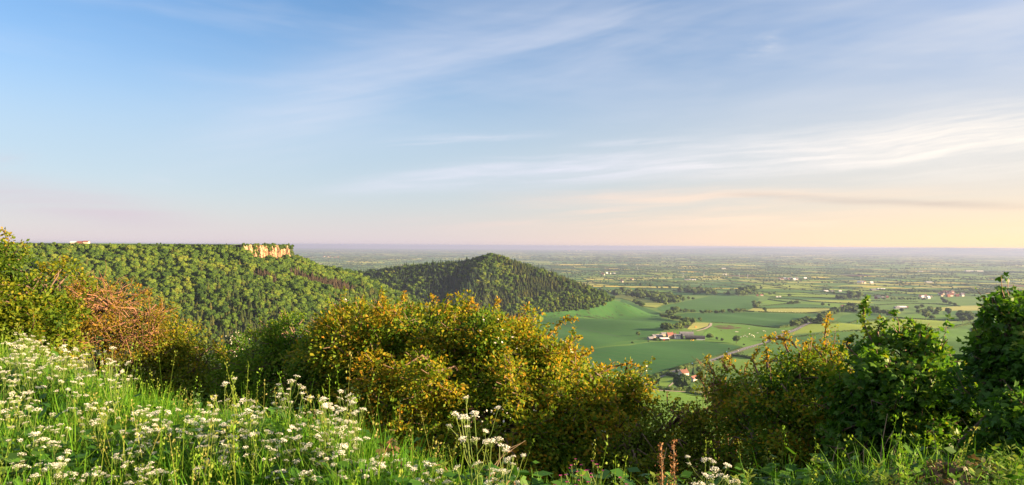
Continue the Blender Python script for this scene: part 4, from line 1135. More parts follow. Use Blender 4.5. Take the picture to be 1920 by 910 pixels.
def white_shelter():
    loc, m = ploc(1246, 638.5); w, d = 15, 8
    root = empty('open_shelter', loc, 'open fronted shelter with sloping white tin roof at the front of the farm', 'shelter', rz=R(8))
    r = MB(); r.add([(-w/2-.5,-d/2-.6,3.0),(w/2+.5,-d/2-.6,3.0),(w/2+.5,d/2+.5,4.4),(-w/2-.5,d/2+.5,4.4),(-w/2-.5,-d/2-.6,3.25),(w/2+.5,-d/2-.6,3.25),(w/2+.5,d/2+.5,4.65),(-w/2-.5,d/2+.5,4.65)], [(0,3,2,1),(4,5,6,7),(0,1,5,4),(1,2,6,5),(2,3,7,6),(3,0,4,7)])
    r.build('roof', [M_TIN], root)
    b = MB(); b.box((0, d/2, 1.2), (w, .25, 6)); b.box((-w/2, 0, 1), (.25, d-.3, 4)); b.box((w/2, 0, 1), (.25, d-.3, 4)); b.build('wall', [M_GREYW], root)
    for k in range(4):
        p = MB(); p.box((-w/2+.3+k*(w-.6)/3, -d/2+.1, .9), (.25, .25, 4)); p.build('post', [M_DARK], root)
    t = MB(); c = t
    c.box((0, 0, 1.5), (3.2, 1.9, 1.1)); c.box((.9, 0, 2.4), (1.3, 1.6, 1.0))
    rt = empty('farm_trailer', (loc[0]-2, loc[1]-3.2, loc[2]), 'red farm trailer parked under the white roofed shelter', 'trailer', rz=.2)
    t.build('body', [M_REDP], rt)
    for sx in (-1, 1):
        for sy in (-1, 1):
            q = MB(); q.tube([(sx*1.1, sy*1.0-.12, .5), (sx*1.1, sy*1.0+.12, .5)], .5, 10); q.build('wheel', [M_RUBBER], rt)
white_shelter()
def arch_barn():
    loc, m = ploc(1303, 636.5); w, d, h = 36*m, 15, 3.4
    root = empty('arched_barn', loc, 'big dark barn with long curved roof at the right of the farm', 'barn', rz=R(-10))
    r = MB(); n = 12; V = []
    for k in range(n+1):
        a = math.pi*k/n; V += [(-w/2, -math.cos(a)*d/2*1.04, h+math.sin(a)*3.4), (w/2, -math.cos(a)*d/2*1.04, h+math.sin(a)*3.4)]
    V2 = [(a, b*.985, c-.25) for a, b, c in V]; M = len(V)
    Q = [(2*k, 2*k+1, 2*k+3, 2*k+2) for k in range(n)]+[(M+2*k+2, M+2*k+3, M+2*k+1, M+2*k) for k in range(n)]
    Q += [(0, M, M+1, 1), (2*n+1, M+2*n+1, M+2*n, 2*n)]+[(2*k+2, M+2*k+2, M+2*k, 2*k) for k in range(n)]+[(2*k+1, M+2*k+1, M+2*k+3, 2*k+3) for k in range(n)]
    r.add(V+V2, Q); r.build('roof', [M_DARK], root)
    b = MB(); b.box((0, d/2-.3, .8), (w-.6, .3, 5)); b.box((-w/2+.4, 0, .8), (.3, d-1, 5)); b.box((w/2-.4, 0, .8), (.3, d-1, 5)); b.build('wall', [M_GREYW], root)
    c = MB(); c.box((w*.27, -d/2+.2, .2), (w*.42, .3, 3.2)); c.build('low_wall', [M_TIN], root)
    for k in range(6):
        p = MB(); p.box((-w/2+.8+k*(w-1.6)/5, -d/2+.5, 1.0), (.3, .3, 4.8)); p.build('post', [M_DARK], root)
arch_barn()
loc, m = ploc(1278.8, 636)
sl = MB(); sl.tube([(0,0,-1),(0,0,8.6)], 2.3, 18); sl.tube([(0,0,8.6),(0,0,9.4),(0,0,10.0)], [2.35,1.5,.1], 18)
for k in range(5): sl.tube([(0,0,1+k*1.8),(0,0,1.15+k*1.8)], 2.38, 18)
tag(sl.build('silo', [M_DARK], loc=loc), 'round black silo standing between the grey metal shed and dark barn', 'silo')
def digger():
    loc, m = ploc(1299, 639.5)
    root = empty('digger', loc, 'yellow digger standing in front of the big dark barn', 'digger', rz=.3)
    b = MB(); b.box((0,0,1.3), (3.4,1.8,1.0)); b.box((1.2,0,1.7), (1.4,1.5,.8)); b.build('body', [M_YELLOW], root)
    c = MB(); c.box((-.5,0,2.5), (1.4,1.5,1.4)); c.build('cab', [M_GLASS], root)
    a = MB(); a.tube([(-1.6,0,1.6),(-2.8,0,3.2),(-4.0,0,2.2),(-4.1,0,1.0)], .22, 5); a.box((-4.2,0,.6), (.9,1.2,.7)); a.build('arm', [M_YELLOW], root)
    for sx in (-1.1, 1.1):
        for sy in (-.9, .9):
            q = MB(); q.tube([(sx, sy-.2, .65), (sx, sy+.2, .65)], .65, 12); q.build('wheel', [M_RUBBER], root)
digger()
def car(px, py, mat, label, rz, cat='car', name='car'):
    loc, m = ploc(px, py)
    root = empty(name, (loc[0], loc[1], loc[2]+.8), label, cat, rz=rz)
    b = MB()
    V = [(-2.1,-.85,.35),(2.1,-.85,.35),(2.1,.85,.35),(-2.1,.85,.35),(-2.1,-.85,.85),(2.1,-.85,.8),(2.1,.85,.8),(-2.1,.85,.85),(-1.5,-.72,1.42),(.6,-.72,1.42),(.6,.72,1.42),(-1.5,.72,1.42),(-1.95,-.82,.9),(1.2,-.82,.88),(1.2,.82,.88),(-1.95,.82,.9)]
    b.add(V, [(0,3,2,1),(0,1,5,4),(1,2,6,5),(2,3,7,6),(3,0,4,7),(4,5,13,12),(5,6,14,13),(6,7,15,14),(7,4,12,15),(8,9,10,11)]); b.build('body', [mat], root)
    g = MB(); g.add(V, [(12,13,9,8),(13,14,10,9),(14,15,11,10),(15,12,8,11)]); g.build('window', [M_GLASS], root)
    for sx in (-1.3, 1.3):
        for sy in (-.86, .86):
            q = MB(); q.tube([(sx, sy-.1, .33), (sx, sy+.1, .33)], .33, 12); q.build('wheel', [M_RUBBER], root)
    return root
ra, rb = surv(1366, 665.5), surv(1400, 653.5)
rdir = math.atan2(rb[1]-ra[1], rb[0]-ra[0])
car(1383.3, 659.3, M_WHITE, 'white car driving along the road past the cattle pasture', rdir)
car(1299, 622.5, M_DARK, 'dark car parked on the track behind the farm', .8)
c = car(1310, 711, M_BLUEP, 'dark blue car parked beside the white outbuilding', .4)
loc, m = ploc(1304.5, 615)
tr = empty('hay_trailer', (loc[0], loc[1], loc[2]+.5), 'orange trailer standing on the tan yard above the farm', 'trailer', rz=.4)
b = MB(); b.box((0,0,1.7), (3.6,2.0,1.9)); b.box((2.4,0,.8), (1.4,.2,.2)); b.build('body', [M_ORANGE], tr)
for sx in (-.8, .8):
    for sy in (-.95, .95):
        q = MB(); q.tube([(sx, sy-.12, .5), (sx, sy+.12, .5)], .5, 10); q.build('wheel', [M_RUBBER], tr)
for px, py, hh, lab in ((1362.5, 663, 3.6, 'blue sign on a pole beside the road at the crop field edge'), (1298, 684, 2.4, 'small pale sign by the road above the cottage')):
    loc, m = ploc(px, py); root = empty('road_sign', loc, lab, 'road sign', rz=.5)
    q = MB(); q.tube([(0,0,-.3),(0,0,hh)], .08, 6); q.build('pole', [M_TIN], root)
    q = MB(); q.box((0,-.1,hh-.8), (1.3,.06,1.6)); q.build('panel', [M_BLUEP], root)
# cottage by the road
loc, m = ploc(1281.5, 706.5)
house('cottage', loc, 11.5, 7.2, 5.0, 3.6, R(33), M_WHITE, M_RED, 'white cottage with orange red tiled roof among garden trees by the road', 'cottage', wins=[(-3.4,3.7,1.2,1.2),(0,3.7,1.2,1.2),(3.4,3.7,1.2,1.2),(-3.4,1.4,1.3,1.3),(3.4,1.4,1.3,1.3)], doors=[(0,1.0,2.1,M_DOOR)], chim=(4.6,))
loc, m = ploc(1300, 713.5)
house('outbuilding', loc, 13, 5.6, 2.9, 2.4, R(52), M_WHITE, M_MAROON, 'long low white outbuilding with dull maroon roof beside the white cottage', 'outbuilding', wins=[(-3,1.6,1.1,1.1),(2.5,1.6,1.1,1.1)], doors=[(0,1,2.0,M_DOOR)])
loc, m = ploc(1859, 594.5)
house('hill_house', loc, 12, 8, 5.2, 3.8, R(12), M_WHITE, M_RED, 'white house with red pitched roof beside the right hand tree', 'house', wins=[(-3.6,3.9,1.3,1.2),(0,3.9,1.3,1.2),(3.6,3.9,1.3,1.2),(-3.6,1.5,1.3,1.3),(3.6,1.5,1.3,1.3)], doors=[(0,1.0,2.1,M_DOOR)], chim=(-5, 5))
house('hill_house_annexe', (loc[0]+9.4, loc[1]+.6, loc[2]), 6.2, 6.4, 3.2, 2.6, R(12), M_WHITE, M_RED, 'low white annexe with red roof joined to the right of the red roofed house', 'annexe', wins=[(0,1.6,1.2,1.2)])
barn('white_bungalow', 1579.5, 575.2, 6, 7, 3, 2.8, R(-8), M_WHITE, M_RED, 'tiny white house with dark red roof on a far hedge below strip fields', 'house', chim=(3,))
barn('grey_barn', 1690, 578.3, 17, 16, 4.5, 3, R(3), M_GREYW, M_TIN, 'wide pale grey barn, largest of the farm below the village')
barn('grey_barn', 1681.5, 578.6, 9, 14, 4, 2.6, R(3), M_GREYW, M_SLATE, 'smaller grey barn touching the wide pale barn on its left')
barn('farm_shed', 1699, 578, 6, 10, 4, 2.6, R(-10), M_STONE, M_MAROON, 'small brown roofed shed right of the wide pale barn')
barn('far_barn', 1548.5, 547.5, 7.5, 14, 5, 3, 0, M_TIN, M_TIN, 'white tin barn, leftmost of the farm among strip fields')
barn('far_barn', 1560, 548, 6, 12, 5, 3, 0, M_GREYW, M_SLATE, 'grey slate barn in the middle of the farm among strip fields')
barn('far_barn', 1575, 547.5, 5, 12, 5, 3, 0, M_WHITE, M_TIN, 'small white barn at the right of the farm among strip fields')
barn('far_barn', 1652, 544.5, 15, 30, 6, 4, 0, M_GREYW, M_TIN, 'long pale roofed barn group left of the far wooded village')
barn('far_barn', 1637, 545, 9, 24, 6, 4, 0, M_GREYW, M_SLATE, 'dark roofed barn left of the long pale roofed barn')
barn('warehouse', 1826, 509.5, 32, 40, 9, 2, 0, M_WHITE, M_TIN, 'very long white warehouse far out in the hazy vale', 'warehouse')
barn('warehouse', 1725, 510.5, 7, 40, 8, 2, 0, M_WHITE, M_TIN, 'short white warehouse far out above the yellow fields', 'warehouse')
barn('warehouse', 1741, 530.5, 11, 30, 6, 2, 0, M_GREYW, M_TIN, 'pale long shed in the vale above the wooded village', 'warehouse')
barn('far_barn', 1359, 515.5, 7, 20, 6, 3, 0, M_TIN, M_SLATE, 'dark roofed barn standing on the brown field')
barn('far_barn', 1357, 504.5, 7, 26, 7, 3, 0, M_WHITE, M_TIN, 'white barn in the vale beyond the brown field')
barn('far_barn', 1287, 525.8, 8, 20, 5, 3, 0, M_GREYW, M_SLATE, 'dark low barn at the left of the white farm below the brown field')
barn('far_barn', 1301, 526, 7, 16, 5, 3, 0, M_WHITE, M_TIN, 'white barn at the right of the white farm below the brown field')
barn('farmhouse', 1294, 525.5, 3.4, 9, 6, 4, 0, M_WHITE, M_SLATE, 'white farmhouse in the middle of the white farm below the brown field', 'farmhouse')
barn('marquee', 1457, 558, 3.4, 8, 3, 2.4, 0, M_WHITE, M_WHITE, 'left of two white tents on the strip fields', 'tent')
barn('marquee', 1462.5, 557.7, 3, 8, 3, 2.4, 0, M_WHITE, M_WHITE, 'right of two white tents on the strip fields', 'tent')
barn('far_house', 1428, 555, 5, 9, 4, 3.4, 0, M_CREAM, M_MAROON, 'pale house at the left of the strip fields beside a green clump', 'house')
barn('far_house', 1420, 555.5, 3.4, 8, 4, 3.4, 0, M_BRICK, M_RED, 'red brick house among trees at the left of the strip fields', 'house')
barn('far_house', 1224, 521, 2.6, 9, 5, 4, 0, M_WHITE, M_RED, 'tiny white house among hedges above the hamlet', 'house')
# the buildings on the plateau
for (px, w, d, h, rh, wm, rm, lab) in ((141, 11, 10, 2.0, 1.5, M_CREAM, M_TIN, 'white hangar on the plateau skyline at the left'), (152, 9, 10, 2.0, 1.8, M_BRICK, M_MAROON, 'dark roofed clubhouse in the middle of the plateau skyline buildings'), (162, 7, 8, 2.6, 1.8, M_CREAM, M_MAROON, 'pale pink building at the right end of the plateau skyline buildings')):
    p = at(px, 460, 1110); z = float(Tz(p[0], p[1])); house('plateau_building', (p[0], p[1], z), w, d, h, rh, R(10), wm, rm, lab, 'building', 'buildings on the plateau skyline')
# villages: copies of two cottages
def village(px, py, rx, ry, n, label, group, mats, seed, big=1.0):
    rng = np.random.default_rng(seed); protos = []
    for wm, rm in mats:
        protos.append((wm, rm))
    first = {}
    for k in range(n):
        a = rng.uniform(0, 6.28); q = math.sqrt(rng.uniform(0, 1))
        x, y = px+math.cos(a)*q*rx, py+math.sin(a)*q*ry
        g = surv(x, y); j = k % len(mats); rz = rng.normal(0, .35)+(1.57 if rng.uniform() < .25 else 0)
        s = rng.uniform(.85, 1.3)*big
        if j not in first:
            first[j] = house('village_house', tuple(g), 11, 7.5, 5.2, 3.8, rz, mats[j][0], mats[j][1], label, 'house', group, chim=(4.4,)); first[j].scale = (s,)*3
        else: copy_tree(first[j], tuple(g), rz, s, label, group)
village(1785, 553.5, 24, 5.5, 30, 'small house of the far wooded village at the right of the vale', 'houses of the far wooded village', [(M_WHITE, M_RED), (M_CREAM, M_RED), (M_BRICK, M_MAROON), (M_WHITE, M_SLATE)], 1, 1.1)
village(1736, 558.5, 16, 2.2, 8, 'pale building in the line of buildings left of the far wooded village', 'line of buildings left of the wooded village', [(M_WHITE, M_TIN), (M_CREAM, M_RED)], 2, 1.1)
village(1482, 524.5, 28, 1.6, 18, 'white house in the long row of white houses across the vale', 'long row of white houses', [(M_WHITE, M_SLATE), (M_WHITE, M_TIN), (M_CREAM, M_RED)], 3, 1.45)
village(1176, 527, 14, 4.2, 9, 'house of the hamlet just right of the wooded hill tail', 'houses of the hamlet by the hill tail', [(M_CREAM, M_RED), (M_WHITE, M_SLATE), (M_BRICK, M_RED)], 4, 1.1)
village(1655, 560, 26, 2.5, 7, 'small building among the trees left of the village', 'buildings among trees left of the village', [(M_WHITE, M_SLATE), (M_BRICK, M_MAROON)], 5, 1.0)
village(1620, 532, 16, 2, 6, 'pale far building beyond the strip fields', 'pale far buildings beyond the strip fields', [(M_WHITE, M_TIN), (M_CREAM, M_RED)], 6, 1.4)
village(632, 483, 26, 2.5, 7, 'reddish far building in the vale between the scarp and the conical hill', 'far buildings between scarp and hill', [(M_BRICK, M_RED), (M_CREAM, M_RED)], 7, 2.2)
village(1080, 470.5, 30, 1.4, 6, 'pale far building near the horizon beyond the conical hill', 'pale far buildings near the horizon', [(M_CREAM, M_RED), (M_WHITE, M_TIN)], 8, 5.0)
village(1135, 515, 22, 2, 6, 'pale far farm building beyond the right flank of the conical hill', 'far farm buildings beyond the hill flank', [(M_CREAM, M_RED), (M_WHITE, M_TIN)], 9, 1.3)
# pylons of the power line
def pylons():
    rng = np.random.default_rng(2); first = None
    for px, py in ((1281, 520), (1195, 507), (1386, 521), (1402, 523), (1231, 511), (1045, 497), (1320, 520), (1614, 529), (1362, 520)):
        g = surv(px, py); 
        if first is None:
            mb = MB(); H = 36
            for sx in (-1, 1):
                for sy in (-1, 1): mb.tube([(sx*3.2, sy*3.2, -.5), (sx*1.1, sy*1.1, 20), (sx*.4, sy*.4, H)], .16, 4)
            for k in range(6):
                z0, z1 = k*4.2, k*4.2+4.2; w0, w1 = 3.2-2.1*z0/20 if z0 < 20 else .8, 3.2-2.1*z1/20 if z1 < 20 else .7
                for s in (-1, 1):
                    mb.tube([(-w0, s*w0, z0), (w1, s*w1, z1)], .09, 3); mb.tube([(s*w0, w0, z0), (s*w1, -w1, z1)], .09, 3)
            for z, w in ((22, 5.5), (27, 7), (32, 4.8)): mb.tube([(-w, 0, z), (0, 0, z+.9), (w, 0, z)], .16, 4)
            first = tag(mb.build('pylon', [M_TIN], loc=tuple(g)), 'grey lattice pylon, one of the thin line of pylons across the far vale', 'pylon', 'pylons of the power line')
        else:
            c = first.copy(); COL.objects.link(c); c.location = tuple(g)
pylons()
# cattle and sheep
def animals():
    def beast(L, H, mat, name):
        mb = MB(); V, T = ICO2
        b = V*np.array([L*.46, L*.19, H*.27])+np.array([0, 0, H*.66]); b[:, 2] += .04*H*np.cos(V[:, 0]*3); mb.add(b, None, T)
        mb.add(V*np.array([L*.17, L*.10, H*.12])+np.array([L*.60, 0, H*.80]), None, T)
        mb.tube([(L*.36, 0, H*.76), (L*.52, 0, H*.82)], [H*.15, H*.10], 7)
        for sx in (-.34, .32):
            for sy in (-.11, .11): mb.tube([(L*sx, L*sy, H*.62), (L*sx, L*sy, H*.3), (L*sx+.02, L*sy, 0)], [H*.085, H*.05, H*.04], 5)
        mb.tube([(-L*.45, 0, H*.80), (-L*.5, 0, H*.4)], [.04, .03], 4)
        for sy in (-1, 1): mb.tube([(L*.52, sy*L*.07, H*.88), (L*.52, sy*L*.15, H*.9)], [.05, .02], 4)
        return mb.mesh(name, [mat], True)
    mw, mbk = wmat('white_hide', (.74, .70, .64), (.66, .6, .52), .9), wmat('brown_hide', (.16, .09, .06), (.10, .06, .045), .9)
    cw, cb, sh = beast(2.5, 1.5, mw, 'cow'), beast(2.4, 1.45, mbk, 'cow'), beast(1.3, .95, mw, 'sheep')
    rng = np.random.default_rng(4)
    W = [(1404,617.5),(1380,623.5),(1382.5,624),(1405,628),(1413,631),(1400,633),(1394,632),(1414,633.5),(1389,633.5),(1432,622),(1466,621.5),(1469.5,621.7),(1480,621.8),(1435,622.8),(1409,630),(1397,630.5),(1420,626),(1452,624)]
    for k, (x, y) in enumerate(W):
        g = surv(x, y); o = link('cow', cw, loc=(g[0], g[1], g[2]+.35)); o.rotation_euler = (0, 0, rng.uniform(0, 6.28)); o.scale = (1.25,)*3
        tag(o, 'white cow grazing on the bright pasture between the farm and road', 'cow', 'white cattle on the pasture')
    for k, (x, y) in enumerate([(1398,625.5),(1402,632),(1408,634),(1352,621),(1392,630.5)]):
        g = surv(x, y); o = link('cow', cb, loc=(g[0], g[1], g[2]+.35)); o.rotation_euler = (0, 0, rng.uniform(0, 6.28)); o.scale = (1.2,)*3
        tag(o, 'dark brown cow among the white cattle on the bright pasture', 'cow', 'brown cattle on the pasture')
    for k, (x, y) in enumerate([(1446,584.6),(1453,584.2),(1461,584.8),(1466,585.3),(1473,585),(1486,585.4),(1496,584.6)]):
        g = surv(x, y); o = link('sheep', sh, loc=(g[0], g[1], g[2]+.35)); o.rotation_euler = (0, 0, rng.uniform(0, 6.28)); o.scale = (1.6,)*3
        tag(o, 'tiny white sheep on the pale field between the two parallel hedges', 'sheep', 'sheep between the parallel hedges')
animals()

# ------------------------------------------------------------------ foreground shrubs and trees
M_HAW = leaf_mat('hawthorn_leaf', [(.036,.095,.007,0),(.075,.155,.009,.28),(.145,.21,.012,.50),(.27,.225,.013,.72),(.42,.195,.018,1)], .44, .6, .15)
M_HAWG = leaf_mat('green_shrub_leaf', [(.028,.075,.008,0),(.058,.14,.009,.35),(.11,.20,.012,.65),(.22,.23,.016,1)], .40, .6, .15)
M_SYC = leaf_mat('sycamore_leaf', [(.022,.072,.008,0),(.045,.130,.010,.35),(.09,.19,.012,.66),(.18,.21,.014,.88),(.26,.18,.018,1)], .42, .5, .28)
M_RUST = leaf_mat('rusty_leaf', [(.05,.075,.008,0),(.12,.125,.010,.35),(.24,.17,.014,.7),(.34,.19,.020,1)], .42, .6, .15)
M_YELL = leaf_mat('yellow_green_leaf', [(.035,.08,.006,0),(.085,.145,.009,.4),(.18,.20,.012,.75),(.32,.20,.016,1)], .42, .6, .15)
M_BLOSS = leaf_mat('may_blossom', [(.75,.73,.68,0),(.62,.58,.52,1)], .25, .6, .2, 0, 1.0)
M_TWIG = plain_mat('twig_bark', (.16,.105,.07), (.085,.06,.042), 14, .85, stretch=(1, 1, .3))
M_TWIGR = plain_mat('reddish_twig', (.24,.125,.07), (.13,.07,.045), 14, .8)
def leaves(P, D, N, size, rng, lobed=False):
    """leaf quads: P base points, D stalk directions, N leaf normals"""
    D = D/(np.linalg.norm(D, axis=1)[:, None]+1e-9)
    S = np.cross(D, N); S /= np.linalg.norm(S, axis=1)[:, None]+1e-9
    N = np.cross(S, D)
    L = size*rng.uniform(.65, 1.3, len(P))[:, None]
    out = []
    fans = [(0, 1.0, .30)] if not lobed else [(0, 1.0, .27), (.95, .78, .25), (-.95, .78, .25)]
    for a, l, w in fans:
        d = D*math.cos(a)+S*math.sin(a); s = -D*math.sin(a)+S*math.cos(a)
        out.append(np.stack([P, P+d*L*l*.55+s*L*w*1.0-N*L*.08, P+d*L*l-N*L*.16, P+d*L*l*.55-s*L*w*1.0-N*L*.08], 1))
    V = np.concatenate(out).reshape(-1, 3)
    return V, len(fans)
def unit(rng, n):
    v = rng.normal(0, 1, (n, 3)); return v/np.linalg.norm(v, axis=1)[:, None]
def shrub(name, label, base, blobs, leaf, mat, bark, pads=1.0, per=260, padr=.30, lobed=False, cat='shrub', seed=1, tone=.40, tonevar=.16, tip=.30, inner=.35, shoots=(), blossom=0, group=None, limb=.075, extra_twigs=0, sunside=.0, shape=.42):
    rng = np.random.default_rng(seed)
    bx, by = base; bz = float(Tz(bx, by))
    root = empty(name, (bx, by, bz), label, cat, group)
    O = np.array([bx, by, bz])
    VV, TT, BV, PADS = [], [], [], []
    tb = MB()
    nst = max(2, min(7, len(blobs)//2+1)); stems = []
    for (px, py, d, rx, ry, rd) in blobs:
        c = at(px, py+ry*.08, d); a = np.array([.93*rx*d/F, rd, .86*ry*d/F])
        area_ = 4*math.pi*(((a[0]*a[1])**1.6+(a[0]*a[2])**1.6+(a[1]*a[2])**1.6)/3)**(1/1.6)
        n = max(6, int(pads*area_/(padr*padr*2.5)))
        u = unit(rng, n)
        back = (u[:, 1] > .45) & (rng.uniform(size=n) < .6); u[back, 1] *= -1
        f = 1.0+rng.normal(0, .19 if lobed else .135, n)-.05; f = np.where(rng.uniform(size=n) < .30, rng.uniform(.35, .8, n), f); f = np.where((u[:, 2] > .2) & (rng.uniform(size=n) < .12), rng.uniform(1.08, 1.25, n), f)
        p = c+u*a*f[:, None]
        # limb from the foot of the shrub into the blob
        foot = O+np.array([rng.normal(0, .13), rng.normal(0, .12), -.15])
        k1 = foot+(c-foot)*.45+np.array([rng.normal(0, .15), rng.normal(0, .15), .12*np.linalg.norm(c-foot)])
        tb.tube([foot, foot*.6+k1*.4+rng.normal(0, .05, 3), k1, k1*.45+c*.55+rng.normal(0, .08, 3), c], [limb, limb*.85, limb*.6, limb*.42, limb*.25], 6)
        for q, uu, ff in zip(p, u, f):
            m = c+(q-c)*rng.uniform(.0, .3); h = (m+q)/2+np.array([0, 0, .10])+rng.normal(0, .06, 3)
            if ff > .6: tb.tube([m, h, q, q+uu*padr*.7], [limb*.26, limb*.18, limb*.11, .004], 3)
            PADS.append((q, uu, ff))
    sv = np.array([math.sin(SUN_AZ), math.cos(SUN_AZ), .2])
    for q, uu, ff in PADS:
        n = int(per*rng.uniform(.55, 1.4)*(1 if ff > .75 else inner+.3))
        r = padr*rng.uniform(.5, 1.25); n = int(n*(.35+.65*(r/padr)**2))
        ax = uu*.55+np.array([0, 0, .75])+rng.normal(0, .25, 3); ax /= np.linalg.norm(ax)
        v = unit(rng, n)*(rng.uniform(0, 1, n)**.45)[:, None]*r
        h = v@ax; v = v-np.outer(h*(1-shape), ax)
        # twigs within the pad droop at its rim
        v[:, 2] -= .22*(v[:, 0]**2+v[:, 1]**2)/r
        P = q+v
        N = ax+rng.normal(0, .55, (n, 3)); D = v/(r+1e-6)+uu*.35+rng.normal(0, .6, (n, 3))
        V, nf = leaves(P, D, N, leaf, rng, lobed)
        VV.append(V)
        if ff > .85 and uu[2] > -.1 and rng.uniform() < (.75 if lobed else .55):      # a young shoot standing out of the crown
            Ls = rng.uniform(.14, .40)*(1.15 if lobed else 1)*min(1, q[1]/9.5)*(1 if per > 100 or lobed else .6); dr = uu*.5+np.array([0, 0, 1.0])+rng.normal(0, .35, 3); dr /= np.linalg.norm(dr); e = q+dr*Ls
            tb.tube([q, q+dr*Ls*.5+rng.normal(0, .02, 3), e], [.006, .004, .002], 3)
            ms = max(5, int(per*.13*Ls/.3)); ss = rng.uniform(.1, 1, ms)
            Vs, nf = leaves(q+np.outer(ss*Ls, dr)+unit(rng, ms)*(.02+.05*(1-ss))[:, None], unit(rng, ms)+dr*.5, rng.normal(0, .6, (ms, 3))+np.array([0, 0, .8]), leaf, rng, lobed)
            VV.append(Vs); TT.append(np.tile(np.clip(tone+tip*.7+rng.normal(0, .15, ms), 0, 1), nf))
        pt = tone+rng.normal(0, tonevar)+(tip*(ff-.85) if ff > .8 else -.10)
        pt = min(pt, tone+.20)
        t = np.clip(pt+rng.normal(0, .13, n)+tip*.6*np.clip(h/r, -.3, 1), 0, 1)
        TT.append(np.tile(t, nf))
        if blossom and rng.uniform() < blossom and ff > .7:
            m = rng.integers(6, 22); Pb = q+unit(rng, m)*r*.75+ax*.06
            Vb, _ = leaves(Pb, rng.normal(0, 1, (m, 3)), uu+rng.normal(0, .5, (m, 3)), leaf*.62, rng); BV.append(Vb)
    for (pts, d, n) in shoots:
        P = np.array([at(x, y, d) for x, y in pts]); 
        q = np.linspace(0, 1, 14); ii = np.linspace(0, 1, len(P))
        C = np.c_[[np.interp(q, ii, P[:, k]) for k in range(3)]].T; C[:, 1] += .15*np.sin(q*3)
        tb.tube(C, np.linspace(.014, .004, 14), 4)
        m = n; s = rng.uniform(.05, 1, m)
        Pp = np.c_[[np.interp(s, q, C[:, k]) for k in range(3)]].T+unit(rng, m)*rng.uniform(0, 1, m)[:, None]*(.035+.10*(1-s))[:, None]*(leaf/.05)**.7
        V, nf = leaves(Pp, unit(rng, m)+np.array([0, 0, .3]), rng.normal(0, .6, (m, 3))+np.array([0, -.4, .7]), leaf*.95, rng, lobed)
        VV.append(V); TT.append(np.tile(np.clip(tone+tip*.75+rng.normal(0, .15, m), 0, 1), nf))
    for k in range(extra_twigs):
        q, uu, ff = PADS[rng.integers(len(PADS))]
        a = q; dv = uu*.8+np.array([0, 0, .1])+rng.normal(0, .6, 3); b = q+dv/np.linalg.norm(dv)*rng.uniform(.12, .38)
        tb.tube([a-uu*.3, a, (a+b)/2+rng.normal(0, .04, 3), b], [.008, .006, .004, .002], 3)
    V = np.concatenate(VV)-O; n = len(V)//4
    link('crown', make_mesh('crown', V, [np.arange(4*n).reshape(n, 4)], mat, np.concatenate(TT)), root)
    tb.v = [v-O for v in tb.v]
    tb.build('trunk', [bark], root, smooth=True)
    if BV:
        B = np.concatenate(BV)-O; m = len(B)//4
        link('blossom', make_mesh('blossom', B, [np.arange(4*m).reshape(m, 4)], M_BLOSS, rng.uniform(0, 1, m)), root)
    print(name, n)
    return root

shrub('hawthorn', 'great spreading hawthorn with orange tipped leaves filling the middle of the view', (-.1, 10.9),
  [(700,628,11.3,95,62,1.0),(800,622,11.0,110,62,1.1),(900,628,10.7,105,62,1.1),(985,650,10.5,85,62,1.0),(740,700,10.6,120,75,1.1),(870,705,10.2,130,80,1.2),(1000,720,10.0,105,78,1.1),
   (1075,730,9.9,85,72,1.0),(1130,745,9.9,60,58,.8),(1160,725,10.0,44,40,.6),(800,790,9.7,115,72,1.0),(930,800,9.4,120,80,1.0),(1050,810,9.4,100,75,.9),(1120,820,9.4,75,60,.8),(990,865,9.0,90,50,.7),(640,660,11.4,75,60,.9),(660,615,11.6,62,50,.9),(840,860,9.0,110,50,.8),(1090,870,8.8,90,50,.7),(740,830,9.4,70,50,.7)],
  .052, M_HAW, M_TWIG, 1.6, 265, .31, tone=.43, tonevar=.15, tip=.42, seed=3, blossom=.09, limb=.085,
  shoots=[([(1010,655),(1040,622),(1062,598),(1084,600)],10.2,130),([(1100,715),(1150,692),(1180,684),(1204,690)],9.9,120),([(1110,740),(1165,712),(1200,712)],9.9,120),([(700,600),(712,570),(718,556)],11.2,70),([(740,590),(752,565),(757,549)],11.1,60),([(640,610),(630,585),(622,572)],11.5,70),
          ([(880,590),(880,570),(884,560)],10.8,60),([(930,590),(930,575),(934,560)],10.7,60),([(820,580),(815,566),(806,556)],11,60),([(960,610),(985,588),(990,572)],10.6,70),([(1040,660),(1075,640),(1090,632)],10.2,70),([(1060,690),(1100,668),(1112,655)],10.1,80)])
shrub('green_shrub', 'dark green bushy shrub left of the great hawthorn beyond the flowers', (-3.6, 12.6),
  [(560,635,12.6,66,52,.9),(505,660,12.8,58,55,.9),(610,650,12.3,62,55,.9),(540,690,12.2,80,60,.9),(470,690,12.6,40,48,.7),(620,710,11.6,70,60,.8),(560,740,11.4,80,50,.7),(600,800,10.4,90,50,.7),(520,790,10.8,70,45,.6),(680,800,9.9,70,60,.7),(470,745,11.8,60,40,.6)],
  .050, M_HAWG, M_TWIG, 1.3, 230, .33, tone=.40, tonevar=.15, tip=.42, seed=5, blossom=.02,
  shoots=[([(530,620),(528,600),(532,584)],12.6,70),([(560,610),(566,596),(562,588)],12.6,60),([(600,620),(622,596),(640,590)],12.4,70),([(480,640),(470,632),(464,622)],12.8,50)])
